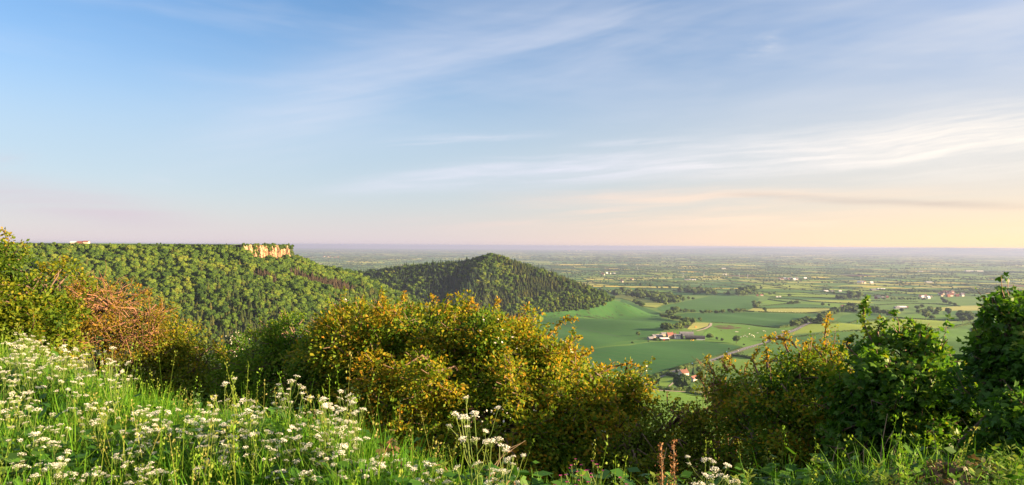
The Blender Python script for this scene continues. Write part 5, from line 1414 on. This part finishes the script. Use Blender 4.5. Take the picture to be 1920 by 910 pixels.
shrub('tall_shrub', 'tall leafy green tree with orange top at the left edge of the picture', (-8.6, 12.2),
  [(10,545,11.6,62,62,.9),(55,575,11.3,62,58,.9),(8,610,11.0,75,60,.9),(-50,540,11.6,80,95,1.0),(90,545,11.6,40,46,.7),(100,600,11.3,45,45,.7),(15,495,11.8,44,42,.6),(60,640,11,60,40,.7),(-40,640,11,70,60,.9)],
  .062, M_YELL, M_TWIG, 1.35, 215, .33, tone=.30, tonevar=.15, tip=.62, seed=7, cat='tree',
  shoots=[([(10,480),(4,450),(2,430)],11.8,90),([(30,490),(38,470),(36,455)],11.8,70),([(60,530),(70,505),(66,494)],11.6,70),([(100,520),(108,500),(116,480)],11.8,80),([(-10,480),(-14,455),(-10,445)],11.8,70),([(85,520),(90,505),(86,492)],11.7,50)])
shrub('bare_hawthorn', 'half bare rusty shrub with tangled orange twigs beyond the white flowers', (-7.7, 13.4),
  [(165,560,12.9,58,45,.8),(215,575,12.7,66,62,.9),(265,595,12.6,45,45,.8),(150,615,12.5,62,48,.8),(230,630,12.3,75,42,.8),(290,620,12.5,38,42,.6)],
  .042, M_RUST, M_TWIGR, 1.5, 92, .30, tone=.42, tonevar=.20, tip=.45, seed=9, extra_twigs=420, limb=.06, inner=.2,
  shoots=[([(210,550),(185,525),(165,518)],12.8,45),([(240,570),(270,560),(282,545)],12.6,50),([(285,600),(296,575),(298,556)],12.6,50),([(150,570),(130,545),(120,540)],12.9,50),([(265,590),(290,580),(300,570)],12.6,40)])
shrub('yellow_shrub', 'yellow green rounded shrub glowing at the right of the rusty twiggy shrub', (-6.0, 13.9),
  [(335,655,13.2,48,48,.8),(318,625,13.4,30,32,.6),(368,675,13.1,38,40,.7),(390,690,13,22,28,.5),(300,680,12.8,50,40,.7),(350,715,12.6,60,40,.7),(290,720,12.2,50,36,.6)],
  .050, M_YELL, M_TWIG, 1.4, 190, .30, tone=.50, tonevar=.14, tip=.40, seed=11,
  shoots=[([(320,610),(325,598),(322,588)],13.4,50),([(345,625),(352,612),(350,600)],13.3,50),([(385,660),(392,650),(398,646)],13,40)])
shrub('flowering_shrub', 'small dark shrub dusted with white blossom between yellow shrub and dark green shrub', (-5.6, 15.0),
  [(430,668,14.6,24,26,.6),(448,660,14.6,22,24,.6),(425,690,14.3,30,25,.6),(440,720,13.4,50,36,.7),(410,735,13.0,40,30,.6)],
  .05, M_HAWG, M_TWIG, 1.4, 150, .28, tone=.25, tonevar=.1, tip=.2, seed=13, blossom=.8)
shrub('low_shrub', 'low olive shrub with yellow tips between hawthorn and dark bronze shrub', (2.10, 9.67),
  [(1250,800,9.30,62,46,0.73),(1205,825,9.02,50,50,0.64),(1300,815,9.12,46,50,0.64),(1240,850,8.66,70,42,0.55),(1180,860,8.48,50,40,0.55),(1320,866,8.57,55,40,0.55),(1260,890,8.4,90,40,.6),(1370,870,8.5,80,50,.6)],
  0.0426, M_YELL, M_TWIG, 1.15, 170, 0.234, tone=.34, tonevar=.16, tip=.50, seed=15,
  shoots=[([(1230,780),(1228,764),(1231,750)],9.30,50),([(1262,775),(1270,760),(1276,746)],9.30,60),([(1210,790),(1206,780),(1216,768)],9.12,40),([(1290,785),(1296,770),(1300,752)],9.22,50)])
shrub('amber_sapling', 'open amber leaved sapling with forked branches in front of the white cottage view', (2.78, 9.46),
  [(1350,715,9.09,36,40,0.56),(1385,735,8.99,32,45,0.56),(1340,765,8.91,42,45,0.56),(1375,790,8.81,42,45,0.56),(1330,815,8.71,40,40,0.56)],
  0.0410, M_YELL, M_TWIGR, 1.2, 120, 0.218, tone=.55, tonevar=.18, tip=.40, seed=17, extra_twigs=90, limb=0.032,
  shoots=[([(1340,700),(1332,680),(1330,668)],9.09,50),([(1365,695),(1362,680),(1366,668)],9.09,50),([(1385,700),(1376,684),(1372,672)],8.99,50),([(1330,740),(1318,712),(1316,700)],8.99,50),([(1400,720),(1404,700),(1402,684)],8.99,40)])
shrub('bronze_hawthorn', 'dark hawthorn with bronze orange upper leaves left of the green sycamore', (3.34, 8.50),
  [(1490,705,8.25,62,52,0.69),(1440,735,8.07,48,50,0.60),(1540,715,8.25,52,55,0.69),(1560,680,8.25,36,34,0.52),(1460,790,7.90,75,60,0.69),(1530,790,7.90,80,70,0.77),(1430,830,7.73,70,50,0.60),(1510,845,7.56,90,52,0.60),(1590,830,7.56,60,52,0.60)],
  0.0410, M_HAW, M_TWIG, 1.5, 235, 0.234, tone=.32, tonevar=.16, tip=.58, seed=19, limb=0.048,
  shoots=[([(1545,680),(1556,640),(1560,612),(1557,590)],8.25,120),([(1500,660),(1490,640),(1455,638),(1430,634)],8.16,110),([(1425,705),(1420,680),(1424,655)],8.07,70),([(1440,690),(1448,670),(1442,652)],8.07,60),([(1478,660),(1480,640),(1476,626)],8.16,60),([(1520,665),(1522,650),(1526,640)],8.25,50),([(1575,660),(1590,650),(1600,640)],8.25,60)])
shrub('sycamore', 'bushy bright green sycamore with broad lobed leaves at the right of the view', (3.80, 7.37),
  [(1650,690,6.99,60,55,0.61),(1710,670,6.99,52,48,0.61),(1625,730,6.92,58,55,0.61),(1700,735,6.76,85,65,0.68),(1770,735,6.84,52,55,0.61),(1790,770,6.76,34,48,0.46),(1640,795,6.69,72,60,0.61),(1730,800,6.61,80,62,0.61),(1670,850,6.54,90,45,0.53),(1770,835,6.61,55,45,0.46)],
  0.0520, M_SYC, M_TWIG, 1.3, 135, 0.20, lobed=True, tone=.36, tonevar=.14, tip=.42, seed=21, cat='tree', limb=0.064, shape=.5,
  shoots=[([(1640,650),(1632,610),(1634,580),(1630,562)],6.99,70),([(1650,650),(1662,620),(1665,600)],6.99,50),([(1700,640),(1712,618),(1716,602)],6.99,50),([(1740,690),(1762,668),(1776,652)],6.92,40),([(1620,680),(1600,650),(1606,630)],6.99,45),([(1790,715),(1806,695),(1812,680)],6.84,40)])
shrub('dark_sycamore', 'tall dark leaved sycamore filling the right edge of the picture', (3.83, 5.47),
  [(1900,625,5.23,48,52,0.42),(1880,690,5.17,52,55,0.42),(1925,690,5.17,60,75,0.49),(1870,755,5.10,52,50,0.42),(1930,790,5.05,72,62,0.49),(1985,610,5.29,60,75,0.54),(1990,740,5.17,70,105,0.54),(1880,810,4.98,58,42,0.37),(1935,585,5.29,36,36,0.30)],
  0.0410, M_SYC, M_TWIG, 1.3, 150, 0.18, lobed=True, tone=.28, tonevar=.13, tip=.46, seed=23, cat='tree', limb=0.035, shape=.5,
  shoots=[([(1905,600),(1912,575),(1914,552)],5.3,40),([(1870,650),(1862,636),(1866,622)],5.23,35),([(1850,720),(1842,700),(1846,690)],5.17,35)])
shrub('low_sycamore', 'low shaded sycamore growth in the gap between the two sycamores', (4.42, 7.45),
  [(1815,800,7.13,40,50,0.47),(1835,840,6.90,45,40,0.47),(1800,850,6.82,50,36,0.47),(1830,760,7.28,28,36,0.39),(1812,872,6.3,55,40,.45)],
  0.0500, M_SYC, M_TWIG, 1.5, 110, 0.19, lobed=True, tone=.36, tonevar=.13, tip=.30, seed=25, limb=0.016, shape=.5)

# ------------------------------------------------------------------ the flowery bank
M_GRASS = leaf_mat('grass_blade', [(.026,.105,.006,0),(.056,.18,.010,.35),(.12,.25,.016,.65),(.20,.26,.04,.9),(.30,.26,.10,1)], .38, .6, .14, .35)
M_HERB = leaf_mat('herb_leaf', [(.014,.060,.007,0),(.032,.105,.010,.45),(.07,.16,.018,.8),(.13,.14,.03,1)], .30, .55, .2, .35)
M_STEM = leaf_mat('green_stem', [(.10,.17,.03,0),(.15,.20,.05,1)], .1, .6, .2, .3)
M_UMB = leaf_mat('umbel_petal', [(.70,.71,.62,0),(.80,.79,.74,.5),(.82,.81,.78,1)], .3, .6, .2, .2, 1.0)
M_DRY = plain_mat('dry_stalk', (.42,.31,.19), (.28,.19,.12), 12, .8)
M_SEED = leaf_mat('red_seed', [(.17,.075,.035,0),(.28,.15,.06,1)], .15, .7, .2)
M_PINK = leaf_mat('pink_petal', [(.30,.03,.13,0),(.40,.06,.20,1)], .3, .5, .2, 0, 1.0)
M_WILLOW = leaf_mat('willowherb_leaf', [(.045,.13,.014,0),(.09,.20,.022,.6),(.18,.21,.035,1)], .36, .5, .3, .3)
M_BRAM = leaf_mat('bramble_leaf', [(.05,.09,.02,0),(.11,.075,.04,.5),(.20,.075,.06,1)], .3, .5, .3, .3)
def blade_tuft(seed, n=26, h=.45, spread=.09, w=.0065, seg=4):
    rng = np.random.default_rng(seed); mb = MB()
    for _ in range(n):
        th = rng.uniform(0, 6.28); b = np.array([rng.normal(0, spread), rng.normal(0, spread), -.03])
        L = h*rng.uniform(.45, 1.2); lean = rng.uniform(.08, .75); d = np.array([math.cos(th), math.sin(th), 0])
        s = np.array([-d[1], d[0], 0])*w*rng.uniform(.6, 1.3)
        q = np.linspace(0, 1, seg+1); C = b+np.outer(q*L*.95, [0, 0, 1])+np.outer((q**2)*L*lean, d)-np.outer((q**3.2)*L*lean*.55, [0, 0, 1])
        ww = (1-q**1.6)[:, None]+.06
        V = np.concatenate([C-s*ww, C+s*ww]); k = seg+1
        mb.add(V, [(i, i+1, k+i+1, k+i) for i in range(seg)], None, np.clip(rng.normal(.42, .2), 0, 1))
    return mb
def herb_tuft(seed, n=16, h=.28, leaf=.085, lobed=False):
    rng = np.random.default_rng(seed)
    P = np.c_[rng.normal(0, .10, n), rng.normal(0, .10, n), rng.uniform(.05, 1, n)*h]
    V, nf = leaves(P, rng.normal(0, 1, (n, 3))*np.array([1, 1, .25]), rng.normal(0, .35, (n, 3))+np.array([0, 0, 1]), leaf, rng, lobed)
    m = len(V)//4; mb = MB(); mb.add(V, np.arange(4*m).reshape(m, 4), None, np.tile(np.clip(rng.normal(.4, .2, n), 0, 1), nf))
    for k in range(3): mb.tube([(P[k, 0], P[k, 1], -.03), tuple(P[k])], .003, 3)
    return mb
def seed_grass(seed):
    rng = np.random.default_rng(seed); mb = MB()
    for _ in range(3):
        a = rng.uniform(0, 6.28); L = rng.uniform(.5, .8); l = rng.uniform(.05, .25); b = np.array([rng.normal(0, .05), rng.normal(0, .05), 0])
        C = [b, b+np.array([math.cos(a)*l*.3, math.sin(a)*l*.3, L*.5]), b+np.array([math.cos(a)*l, math.sin(a)*l, L])]
        mb.tube(C, [.0022, .0018, .0012], 3, .9)
        n = 14; s = rng.uniform(.78, 1, n); P = np.array([np.array(C[1])*(1-(q-.5)*2)+np.array(C[2])*((q-.5)*2) for q in s])+rng.normal(0, .008, (n, 3))
        V, nf = leaves(P, rng.normal(0, 1, (n, 3))+np.array([0, 0, 1.5]), rng.normal(0, 1, (n, 3)), .018, rng)
        mb.add(V, np.arange(4*n).reshape(n, 4), None, np.clip(rng.normal(.95, .06, n), 0, 1))
    return mb
src = [src_obj('t%02d' % i, blade_tuft(300+i, 28, .46+.05*(i % 3), .085).mesh('grass_tuft', [M_GRASS])) for i in range(5)]
src += [src_obj('t%02d' % (5+i), seed_grass(320+i).mesh('seed_grass', [M_GRASS])) for i in range(2)]
SRC_GRASS = source('grass_sources', src)
SRC_HERB = source('herb_sources', [src_obj('h%02d' % i, herb_tuft(340+i, 26, .28, .052+.014*(i % 3), i == 3).mesh('herb_tuft', [M_HERB])) for i in range(4)])
def bank():
    rng = np.random.default_rng(31)
    n = 60000
    x = rng.uniform(-14, 9.5, n); y = rng.uniform(1.2, 15, n)
    cy = np.interp(x, _cx, _cy); t = y-cy
    ok = (t < 2.6) & (np.abs(x) < y*.82+.9) & (y < 13.5)
    hp = vnoise(x, y, .62, 9)
    ok &= ~((hp > .22) & (rng.uniform(size=n) < .72))
    ok &= rng.uniform(size=n) < np.clip(5.0/np.maximum(np.hypot(x, y), 3), .35, 1)*1.0
    x, y, t = x[ok], y[ok], t[ok]; z = near_z(x, y); m = len(x)
    px, py = proj(np.c_[x, y, z+.3])
    patch = vnoise(x*1.0, y*1.0, .7, 3)
    right = sstep(600, 1000, px)
    sc = rng.uniform(.55, 1.15, m)*(1-.22*right)*(1+.18*np.clip(patch, -1, 1))
    idx = np.where(rng.uniform(size=m) < .07, 5+rng.integers(0, 2, m), rng.integers(0, 5, m))
    sc = np.where(t > .8, sc*.8, sc)
    s3 = np.c_[sc, sc, sc*rng.uniform(.85, 1.2, m)]
    scatter('grass', np.c_[x, y, z], rng.uniform(0, 6.28, m), s3, idx, SRC_GRASS, tilt=rng.normal(0, .13, (m, 2)), label='lush green meadow grass on the near bank', cat='grass')
    print('grass', m)
    k = 20000
    x = rng.uniform(-12, 9, k); y = rng.uniform(1.5, 12, k); t = y-np.interp(x, _cx, _cy)
    p = vnoise(x, y, .62, 9)
    ok = (t < 1.6) & (np.abs(x) < y*.82+.8) & ((p > .15) | (rng.uniform(size=k) < .14))
    x, y = x[ok], y[ok]; m = len(x)
    scatter('undergrowth', np.c_[x, y, near_z(x, y)], rng.uniform(0, 6.28, m), rng.uniform(.7, 1.5, m), rng.integers(0, 4, m), SRC_HERB, tilt=rng.normal(0, .2, (m, 2)), label='broad leaved green herbs growing through the meadow grass', cat='herbs')
bank()

def on_bank(px, py, h):
    """foot of a plant of height h whose top is seen at a pixel"""
    v = ray(px, py); t = np.linspace(2.2, 16, 900)
    d = EYE+v[2]*t-(near_z(v[0]*t, t)+h)
    i = np.where(d < 0)[0]
    k = i[0] if len(i) else len(t)-1
    tt = t[k]
    lim = float(np.interp(v[0]*tt, _cx, _cy))+1.3
    if tt > lim: tt = lim
    gz = float(near_z(v[0]*tt, tt))
    return np.array([v[0]*tt, tt, gz]), min(EYE+v[2]*tt, gz+h*1.3)
def umbel_mb(rng, r):
    mb = MB(); n = int(rng.integers(9, 14))
    for k in range(n):
        a = k*2.4; q = math.sqrt((k+.4)/n); c = np.array([math.cos(a)*q*r, math.sin(a)*q*r, .012-.35*r*q*q+rng.normal(0, .002)])
        mb.tube([(0, 0, -.03), tuple(c)], [.0008, .0007], 3, .1, 1)
        m = 9; P = c+unit(rng, m)*np.array([.0065, .0065, .003])
        V, nf = leaves(P, rng.normal(0, 1, (m, 3))*np.array([1, 1, .3]), rng.normal(0, .4, (m, 3))+np.array([0, 0, 1]), .0068, rng)
        mb.add(V, np.arange(4*m).reshape(m, 4), None, rng.uniform(0, 1, m), 0)
    return mb
_rng = np.random.default_rng(41)
UMBELS = [umbel_mb(_rng, r).mesh('flower_head', [M_UMB, M_STEM]) for r in (.017, .022, .027, .019)]
def parsley(seed):
    rng = np.random.default_rng(seed); mb = MB(); heads = []
    H = 1.0
    P = [np.array([0, 0, -.05])]
    for k in range(4): P.append(P[-1]+np.array([rng.normal(0, .022), rng.normal(0, .022), H*.25]))
    mb.tube(P, [.0055, .005, .0042, .0034, .0024], 5, .3)
    heads.append((P[-1], 1.15))
    nb = int(rng.integers(3, 6))
    for k in range(nb):
        s = rng.uniform(.45, .85); i = int(s*4); b = P[i]+(P[i+1]-P[i])*(s*4-i); a = k*2.4+rng.uniform(-.5, .5); L = rng.uniform(.10, .24)
        e = b+np.array([math.cos(a)*L*.62, math.sin(a)*L*.62, L*1.05+.06])
        mb.tube([b, b+(e-b)*.5+np.array([math.cos(a)*.02, math.sin(a)*.02, -.01]), e], [.0032, .0026, .0018], 4, .5)
        heads.append((e, rng.uniform(.55, 1.05)))
        if rng.uniform() < .35:
            e2 = b+(e-b)*.5+np.array([math.cos(a+1)*.09, math.sin(a+1)*.09, .10]); mb.tube([b+(e-b)*.5, e2], [.0022, .0015], 4, .5); heads.append((e2, rng.uniform(.6, .85)))
    lf = MB()
    for k in range(5):
        z = rng.uniform(.06, .5)*H; a = rng.uniform(0, 6.28); L = rng.uniform(.14, .26); d = np.array([math.cos(a), math.sin(a), .25])
        b = np.array([0, 0, z]); lf.tube([b, b+d*L], [.0018, .001], 3, .3)
        n = 16; s = np.linspace(.25, 1, n); Pp = b+np.outer(s*L, d); side = np.array([-d[1], d[0], 0]); sg = np.where(np.arange(n) % 2, 1, -1)
        V, nf = leaves(Pp, side*sg[:, None]+d*.6, np.tile([0, 0, 1.0], (n, 1))+rng.normal(0, .2, (n, 3)), .07, rng)
        lf.add(V*np.array([1, 1, 1]), np.arange(4*n).reshape(n, 4), None, rng.uniform(.2, .8, n))
    return mb.mesh('stem', [M_STEM]), lf.mesh('foliage', [M_HERB]), heads
PARS = [parsley(500+k) for k in range(7)]
def plant_parsley(px, py, h, label, group, k, rng):
    p, ztop = on_bank(px, py, h)
    hh = ztop-p[2]
    if hh < .25: hh = .25
    hh = min(hh, 1.25)
    st, lf, heads = PARS[k % len(PARS)]
    root = empty('cow_parsley', p, label, 'wildflower', group, rng.uniform(0, 6.28))
    root.rotation_euler = (rng.normal(0, .07), rng.normal(0, .07), rng.uniform(0, 6.28))
    s = hh/1.03
    o = link('stem', st, root); o.scale = (max(s, .7), max(s, .7), s)
    o = link('foliage', lf, root); o.scale = (s, s, s)
    for j, (e, q) in enumerate(heads):
        u = link('flower_head', UMBELS[(j+k) % 4], root, (e[0]*max(s, .7), e[1]*max(s, .7), e[2]*s))
        u.scale = (q*.98,)*3; u.rotation_euler = (rng.normal(0, .22), rng.normal(0, .22), rng.uniform(0, 6))
SPOTS = [  # photo pixel, spread, how many, height, where
 (45,628,48,14,15,.85,'white cow parsley in the dense drift along the crest below the left edge tree'),
 (120,655,50,18,11,.8,'white cow parsley in the dense drift along the crest below the left edge tree'),
 (40,690,40,18,9,.75,'white cow parsley in the large white clump low at the left edge'),
 (30,745,28,16,9,.7,'white cow parsley in the large white clump low at the left edge'),
 (190,622,26,12,6,1.0,'tall white cow parsley standing against the rusty twiggy shrub'),
 (215,648,22,16,6,.95,'tall white cow parsley standing against the rusty twiggy shrub'),
 (70,665,40,20,6,.8,'white cow parsley in the dense drift along the crest below the left edge tree'),
 (165,760,45,18,9,.62,'white cow parsley scattered through the grass of the left bank'),
 (285,762,30,18,8,.62,'white cow parsley in the band of clumps across the middle of the grassy bank'),
 (150,705,60,25,6,.65,'white cow parsley scattered through the grass of the left bank'),
 (255,815,45,22,11,.6,'white cow parsley in the band of clumps across the middle of the grassy bank'),
 (70,805,42,20,9,.6,'white cow parsley in the lowest clumps at the bottom left corner'),
 (50,865,48,16,8,.55,'white cow parsley in the lowest clumps at the bottom left corner'),
 (190,880,60,14,7,.5,'white cow parsley in the lowest clumps at the bottom left corner'),
 (395,775,34,20,11,.62,'white cow parsley in the thick clump below the dark green shrub'),
 (420,818,36,18,9,.58,'white cow parsley in the thick clump below the dark green shrub'),
 (490,752,26,20,7,.68,'white cow parsley among tall grass below the dark green shrub'),
 (345,690,20,10,3,.8,'white cow parsley on the crest below the yellow green shrub'),
 (435,705,18,8,3,.75,'white cow parsley on the crest below the yellow green shrub'),
 (545,712,16,14,5,.85,'tall white cow parsley rising against the shade under the green shrub'),
 (630,745,34,20,10,.8,'white cow parsley in the bright clump against the shade of the great hawthorn'),
 (660,725,14,14,3,.9,'white cow parsley in the bright clump against the shade of the great hawthorn'),
 (565,808,34,18,8,.6,'white cow parsley along the lower middle of the bank'),
 (640,828,34,16,8,.58,'white cow parsley along the lower middle of the bank'),
 (540,862,50,18,9,.5,'white cow parsley along the lower middle of the bank'),
 (350,872,60,16,7,.5,'white cow parsley in the lowest clumps at the bottom left corner'),
 (700,868,34,16,7,.5,'white cow parsley along the lower middle of the bank'),
 (775,868,24,14,4,.55,'white cow parsley in front of the bramble below the great hawthorn'),
 (885,750,6,4,1,1.15,'tall white cow parsley head held up against the great hawthorn'),
 (918,756,6,4,1,1.15,'tall white cow parsley head held up against the great hawthorn'),
 (905,812,12,8,1,.9,'white cow parsley in the small group before the foot of the great hawthorn'),
 (940,822,14,10,1,.85,'white cow parsley in the small group before the foot of the great hawthorn'),
 (965,850,12,10,1,.7,'white cow parsley in the small group before the foot of the great hawthorn'),
 (950,885,26,8,4,.5,'white cow parsley at the bottom edge below the great hawthorn'),
 (1325,862,18,8,4,.62,'creamy white cow parsley at the bottom edge before the amber sapling'),
 (1350,882,26,8,4,.5,'creamy white cow parsley at the bottom edge before the amber sapling'),
]
def flowers():
    rng = np.random.default_rng(77); k = 0
    for (px, py, sx, sy, n, h, lab) in SPOTS:
        for _ in range(max(1, round(n*.72))):
            plant_parsley(px+rng.normal(0, sx*.58), py+rng.normal(0, sy*.62), h*.86*rng.uniform(.82, 1.12), lab, lab.replace('white ', '').replace('tall ', '').replace('creamy ', ''), k, rng); k += 1
    print('parsley', k)
flowers()
def small_plants():
    rng = np.random.default_rng(55)
    # dry leaning stalks in front of the dark trees on the right
    D = [((1648,882),(1655,825),(1664,776)),((1663,900),(1676,850),(1692,806)),((1650,872),(1658,835),(1675,808)),((1602,900),(1590,850),(1574,833),(1566,842)),((1757,870),(1754,835),(1750,806)),((1854,858),(1830,822),(1803,784)),((1845,862),(1852,800),(1858,742)),((1898,850),(1902,800),(1911,768)),((1620,880),(1618,855),(1621,836)),((1712,880),(1716,855),(1719,838)),((1790,872),(1770,845),(1740,838)),((1795,862),(1794,850),(1792,840)),((1560,872),(1564,848),(1572,834)),
         ((905,905),(935,860),(985,826)),((925,890),(945,845),(980,830)),((1240,905),(1242,870),(1250,840))]
    labs = ['tall straight dry stalk before the middle of the green sycamore','dry stalk leaning right, second from the tall straight one','short dry stalk bent between two taller ones','dry stalk arched over at its tip below the bronze hawthorn','upright dry stalk below the right flank of the green sycamore','long dry stalk leaning left between the two sycamores','tallest dry stalk, upright before the dark sycamore','dry stalk at the far right edge before the dark sycamore','short dry stalk left of the tall straight one','short dry stalk below the middle of the green sycamore','dry stalk bowed to the left in front of the low sycamore growth','very short dry stalk beside the bowed one','short dry stalk below the arched one','long dry bramble cane leaning right below the great hawthorn','thin dry cane crossing the long bramble cane','dry stalk among the red seed spikes']
    for pts, lab in zip(D, labs):
        p, zt = on_bank(pts[-1][0], pts[0][1]-6, .10); d = min(p[1], 5.2)
        P = [at(x, y, d) for x, y in pts]; b = P[0]; gz = float(near_z(b[0], d)); P = [np.array([b[0]+(b[0]-P[1][0])*.4, d, gz-.05])]+P
        mb = MB(); mb.tube(resample3(P, 12), np.linspace(.0048, .0020, 12), 5)
        n = 6
        for k in range(n):
            q = resample3(P, 12)[4+k]; e = q+rng.normal(0, .02, 3)+np.array([0, 0, .02]); mb.tube([q, e], [.0018, .0008], 3)
        tag(mb.build('dry_stalk', [M_DRY]), lab, 'stalk')
    # dock seed spikes
    for (px, py, h), lab in zip(((1240,832,.62),(1263,826,.66),(1252,862,.45),(1247,846,.52)), ('rust red dock spike, left of the pair before the low olive shrub','tallest rust red dock spike before the low olive shrub','shortest rust red dock spike at the foot of the pair','slender rust red dock spike between the tall pair')):
        p, zt = on_bank(px, py, h); H = min(max(zt-p[2], .35), 1.0)
        root = empty('dock_spike', p, lab, 'dock')
        mb = MB(); mb.tube([(0,0,-.05),(.01,0,H*.5),(.0,0,H)], [.005,.004,.002], 5); mb.build('stem', [M_DRY], root)
        n = 260; s = rng.uniform(.4, 1, n); r = .022*(1.1-s)+.008
        P = np.c_[rng.normal(0, 1, n)*r*.7, rng.normal(0, 1, n)*r*.7, s*H]
        V, nf = leaves(P, rng.normal(0, 1, (n, 3))+np.array([0, 0, .6]), rng.normal(0, 1, (n, 3)), .014, rng)
        link('seed_head', make_mesh('seed_head', V, [np.arange(4*n).reshape(n, 4)], M_SEED, rng.uniform(0, 1, n)), root)
    # pink campion
    for (px, py), lab in zip(((1080,862),(1072,874),(1112,866),(1098,884),(1092,893),(1052,893),(1120,872),(1164,897)), ('uppermost pink campion below the right of the great hawthorn','pink campion just below the uppermost one','pink campion at the right of the upper pair','pink campion in the middle of the pink group','pink campion low in the middle of the pink group','pink campion at the left, near the bottom edge','pink campion at the right edge of the pink group','lone pink campion right of the pink group at the bottom edge')):
        p, zt = on_bank(px, py, .5); H = min(max(zt-p[2], .3), .9)
        root = empty('campion', p, lab, 'wildflower')
        mb = MB(); mb.tube([(0,0,-.05),(.015,0,H*.5),(0,.01,H)], [.004,.003,.002], 5)
        heads = [(0, .01, H), (.03, 0, H*.94), (-.03, .01, H*.9)]
        for e in heads[1:]: mb.tube([(.008, .005, H*.72), e], [.002, .0015], 4)
        mb.build('stem', [M_STEM], root)
        for e in heads:
            q = MB(); m = 10; a = np.arange(m)*.63*2; Dd = np.c_[np.cos(a), np.sin(a), np.full(m, .35)]
            V, nf = leaves(np.tile(e, (m, 1)), Dd, np.tile([0, -.3, 1.0], (m, 1)), .010, rng); q.add(V, np.arange(4*m).reshape(m, 4), None, rng.uniform(0, 1, m)); q.build('flower', [M_PINK], root)
    # willowherb shoots
    def willow(seed):
        r = np.random.default_rng(seed); H = 1.0; mb = MB(); mb.tube([(0,0,-.06),(.02,0,.5),(0,.01,H)], [.006,.005,.002], 5)
        n = 54; s = np.sort(r.uniform(.12, 1, n)); a = np.arange(n)*2.4
        P = np.c_[np.zeros(n), np.zeros(n), s*H]; Dd = np.c_[np.cos(a), np.sin(a), .35+.9*s**3]
        V, nf = leaves(P, Dd, np.tile([0, 0, 1.0], (n, 1))+r.normal(0, .25, (n, 3)), .085, r)
        lf = MB(); lf.add(V, np.arange(4*n).reshape(n, 4), None, np.clip(.35+.5*s+r.normal(0, .1, n), 0, 1)); 
        return mb.mesh('stem', [M_STEM]), lf.mesh('foliage', [M_WILLOW])
    W = [willow(700+k) for k in range(4)]
    S = [(1630,872),(1648,868),(1690,874),(1698,884),(1675,886),(1720,880),(1865,836),(1880,848),(1895,832),(1905,858),(1918,842),(1870,868),(1850,872),(1890,880),(1915,885),(1700,895),(1640,890),(1660,896),(1830,885),(1790,892),(1226,886),(1258,892),(1380,893),(1405,884)]
    for k, (px, py) in enumerate(S):
        p, zt = on_bank(px, py, .42); H = min(max(zt-p[2], .25), .8); a, b = W[k % 4]
        if px > 1820: lab, gr = 'leafy bright green willowherb shoot before the dark sycamore at the bottom right', 'willowherb shoots at the bottom right'
        elif px > 1500: lab, gr = 'leafy bright green willowherb shoot along the bottom below the green sycamore', 'willowherb shoots below the green sycamore'
        else: lab, gr = 'leafy green willowherb shoot at the bottom edge near the dock spikes', 'willowherb shoots near the dock spikes'
        root = empty('willowherb', p, lab, 'plant', gr, rng.uniform(0, 6.28)); root.scale = (.75*(H+.25), .75*(H+.25), H)
        link('stem', a, root); link('foliage', b, root)
    # bramble and low shrubby growth at the foot of the bank
    def bramble(pts, n, lab, seed, mat=M_BRAM, leaf=.05, hmax=.45):
        r = np.random.default_rng(seed); x0, y0 = pts[0]
        base, _ = on_bank(x0, y0, .3); root = empty('bramble', base, lab, 'bramble')
        mb = MB(); P, Dd, QS = [], [], []
        for k in range(n):
            px, py = pts[r.integers(len(pts))]; px += r.normal(0, 28); py += r.normal(0, 12)
            q, zt = on_bank(px, py, r.uniform(.15, hmax)); q = base if seed == 64 else q; a = r.uniform(0, 6.28); L = r.uniform(.25, .6); QS.append(q)
            top = np.array([q[0], q[1], max(zt, q[2]+.12)]); e = top+np.array([math.cos(a)*L*.5, math.sin(a)*L*.5, -.08])
            C = resample3([q+np.array([0, 0, -.05]), (q+top)/2+np.array([.03, 0, .05]), top, e], 10)-base
            mb.tube(C, np.linspace(.0045, .002, 10), 4)
            for c in C[2:]:
                for _ in range(3): P.append(c+r.normal(0, .025, 3)); Dd.append(r.normal(0, 1, 3))
        QS = sorted(QS, key=lambda v: v[0]); QS = [v+np.array([0, 0, .02])-base for v in QS]; mb.tube(resample3(QS, 24), .003, 4)
        mb.build('tangle', [M_TWIGR], root)
        P = np.array(P); m = len(P)
        V, nf = leaves(P, np.array(Dd), r.normal(0, .45, (m, 3))+np.array([0, -.2, 1]), leaf, r, True)
        q = len(V)//4; link('foliage', make_mesh('foliage', V, [np.arange(4*q).reshape(q, 4)], mat, np.tile(r.uniform(0, 1, m), nf)), root)
    bramble([(700,795),(740,800),(780,805),(820,815),(760,835)], 70, 'sprawling bramble with dull red leaves below the great hawthorn', 61)
    bramble([(1290,880),(1310,888),(1390,880),(1430,890),(1470,893)], 46, 'low reddish bramble along the bottom edge below the bronze hawthorn', 62, leaf=.04, hmax=.3)
    bramble([(1720,880),(1760,872),(1800,868),(1840,876),(1740,895),(1790,890),(1690,900)], 80, 'pale tangled bramble along the bottom edge below the green sycamore', 63, leaf=.042, hmax=.32)
    bramble([(275,690),(290,680),(295,672)], 14, 'small reddish bramble sprig on the crest before the yellow green shrub', 64, leaf=.05, hmax=.6)
    bramble([(840,840),(880,860),(920,870),(960,880)], 46, 'dark green bramble hiding the foot of the great hawthorn', 65, mat=M_HERB, leaf=.05)
def resample3(P, n):
    P = np.array(P, float); s = np.r_[0, np.cumsum(np.linalg.norm(np.diff(P, axis=0), axis=1))]; q = np.linspace(0, s[-1], n*3)
    C = np.c_[[np.interp(q, s, P[:, k]) for k in range(3)]].T
    for _ in range(4): C[1:-1] = (C[:-2]+C[1:-1]*2+C[2:])/4
    return C[np.linspace(0, len(C)-1, n).astype(int)]
small_plants()
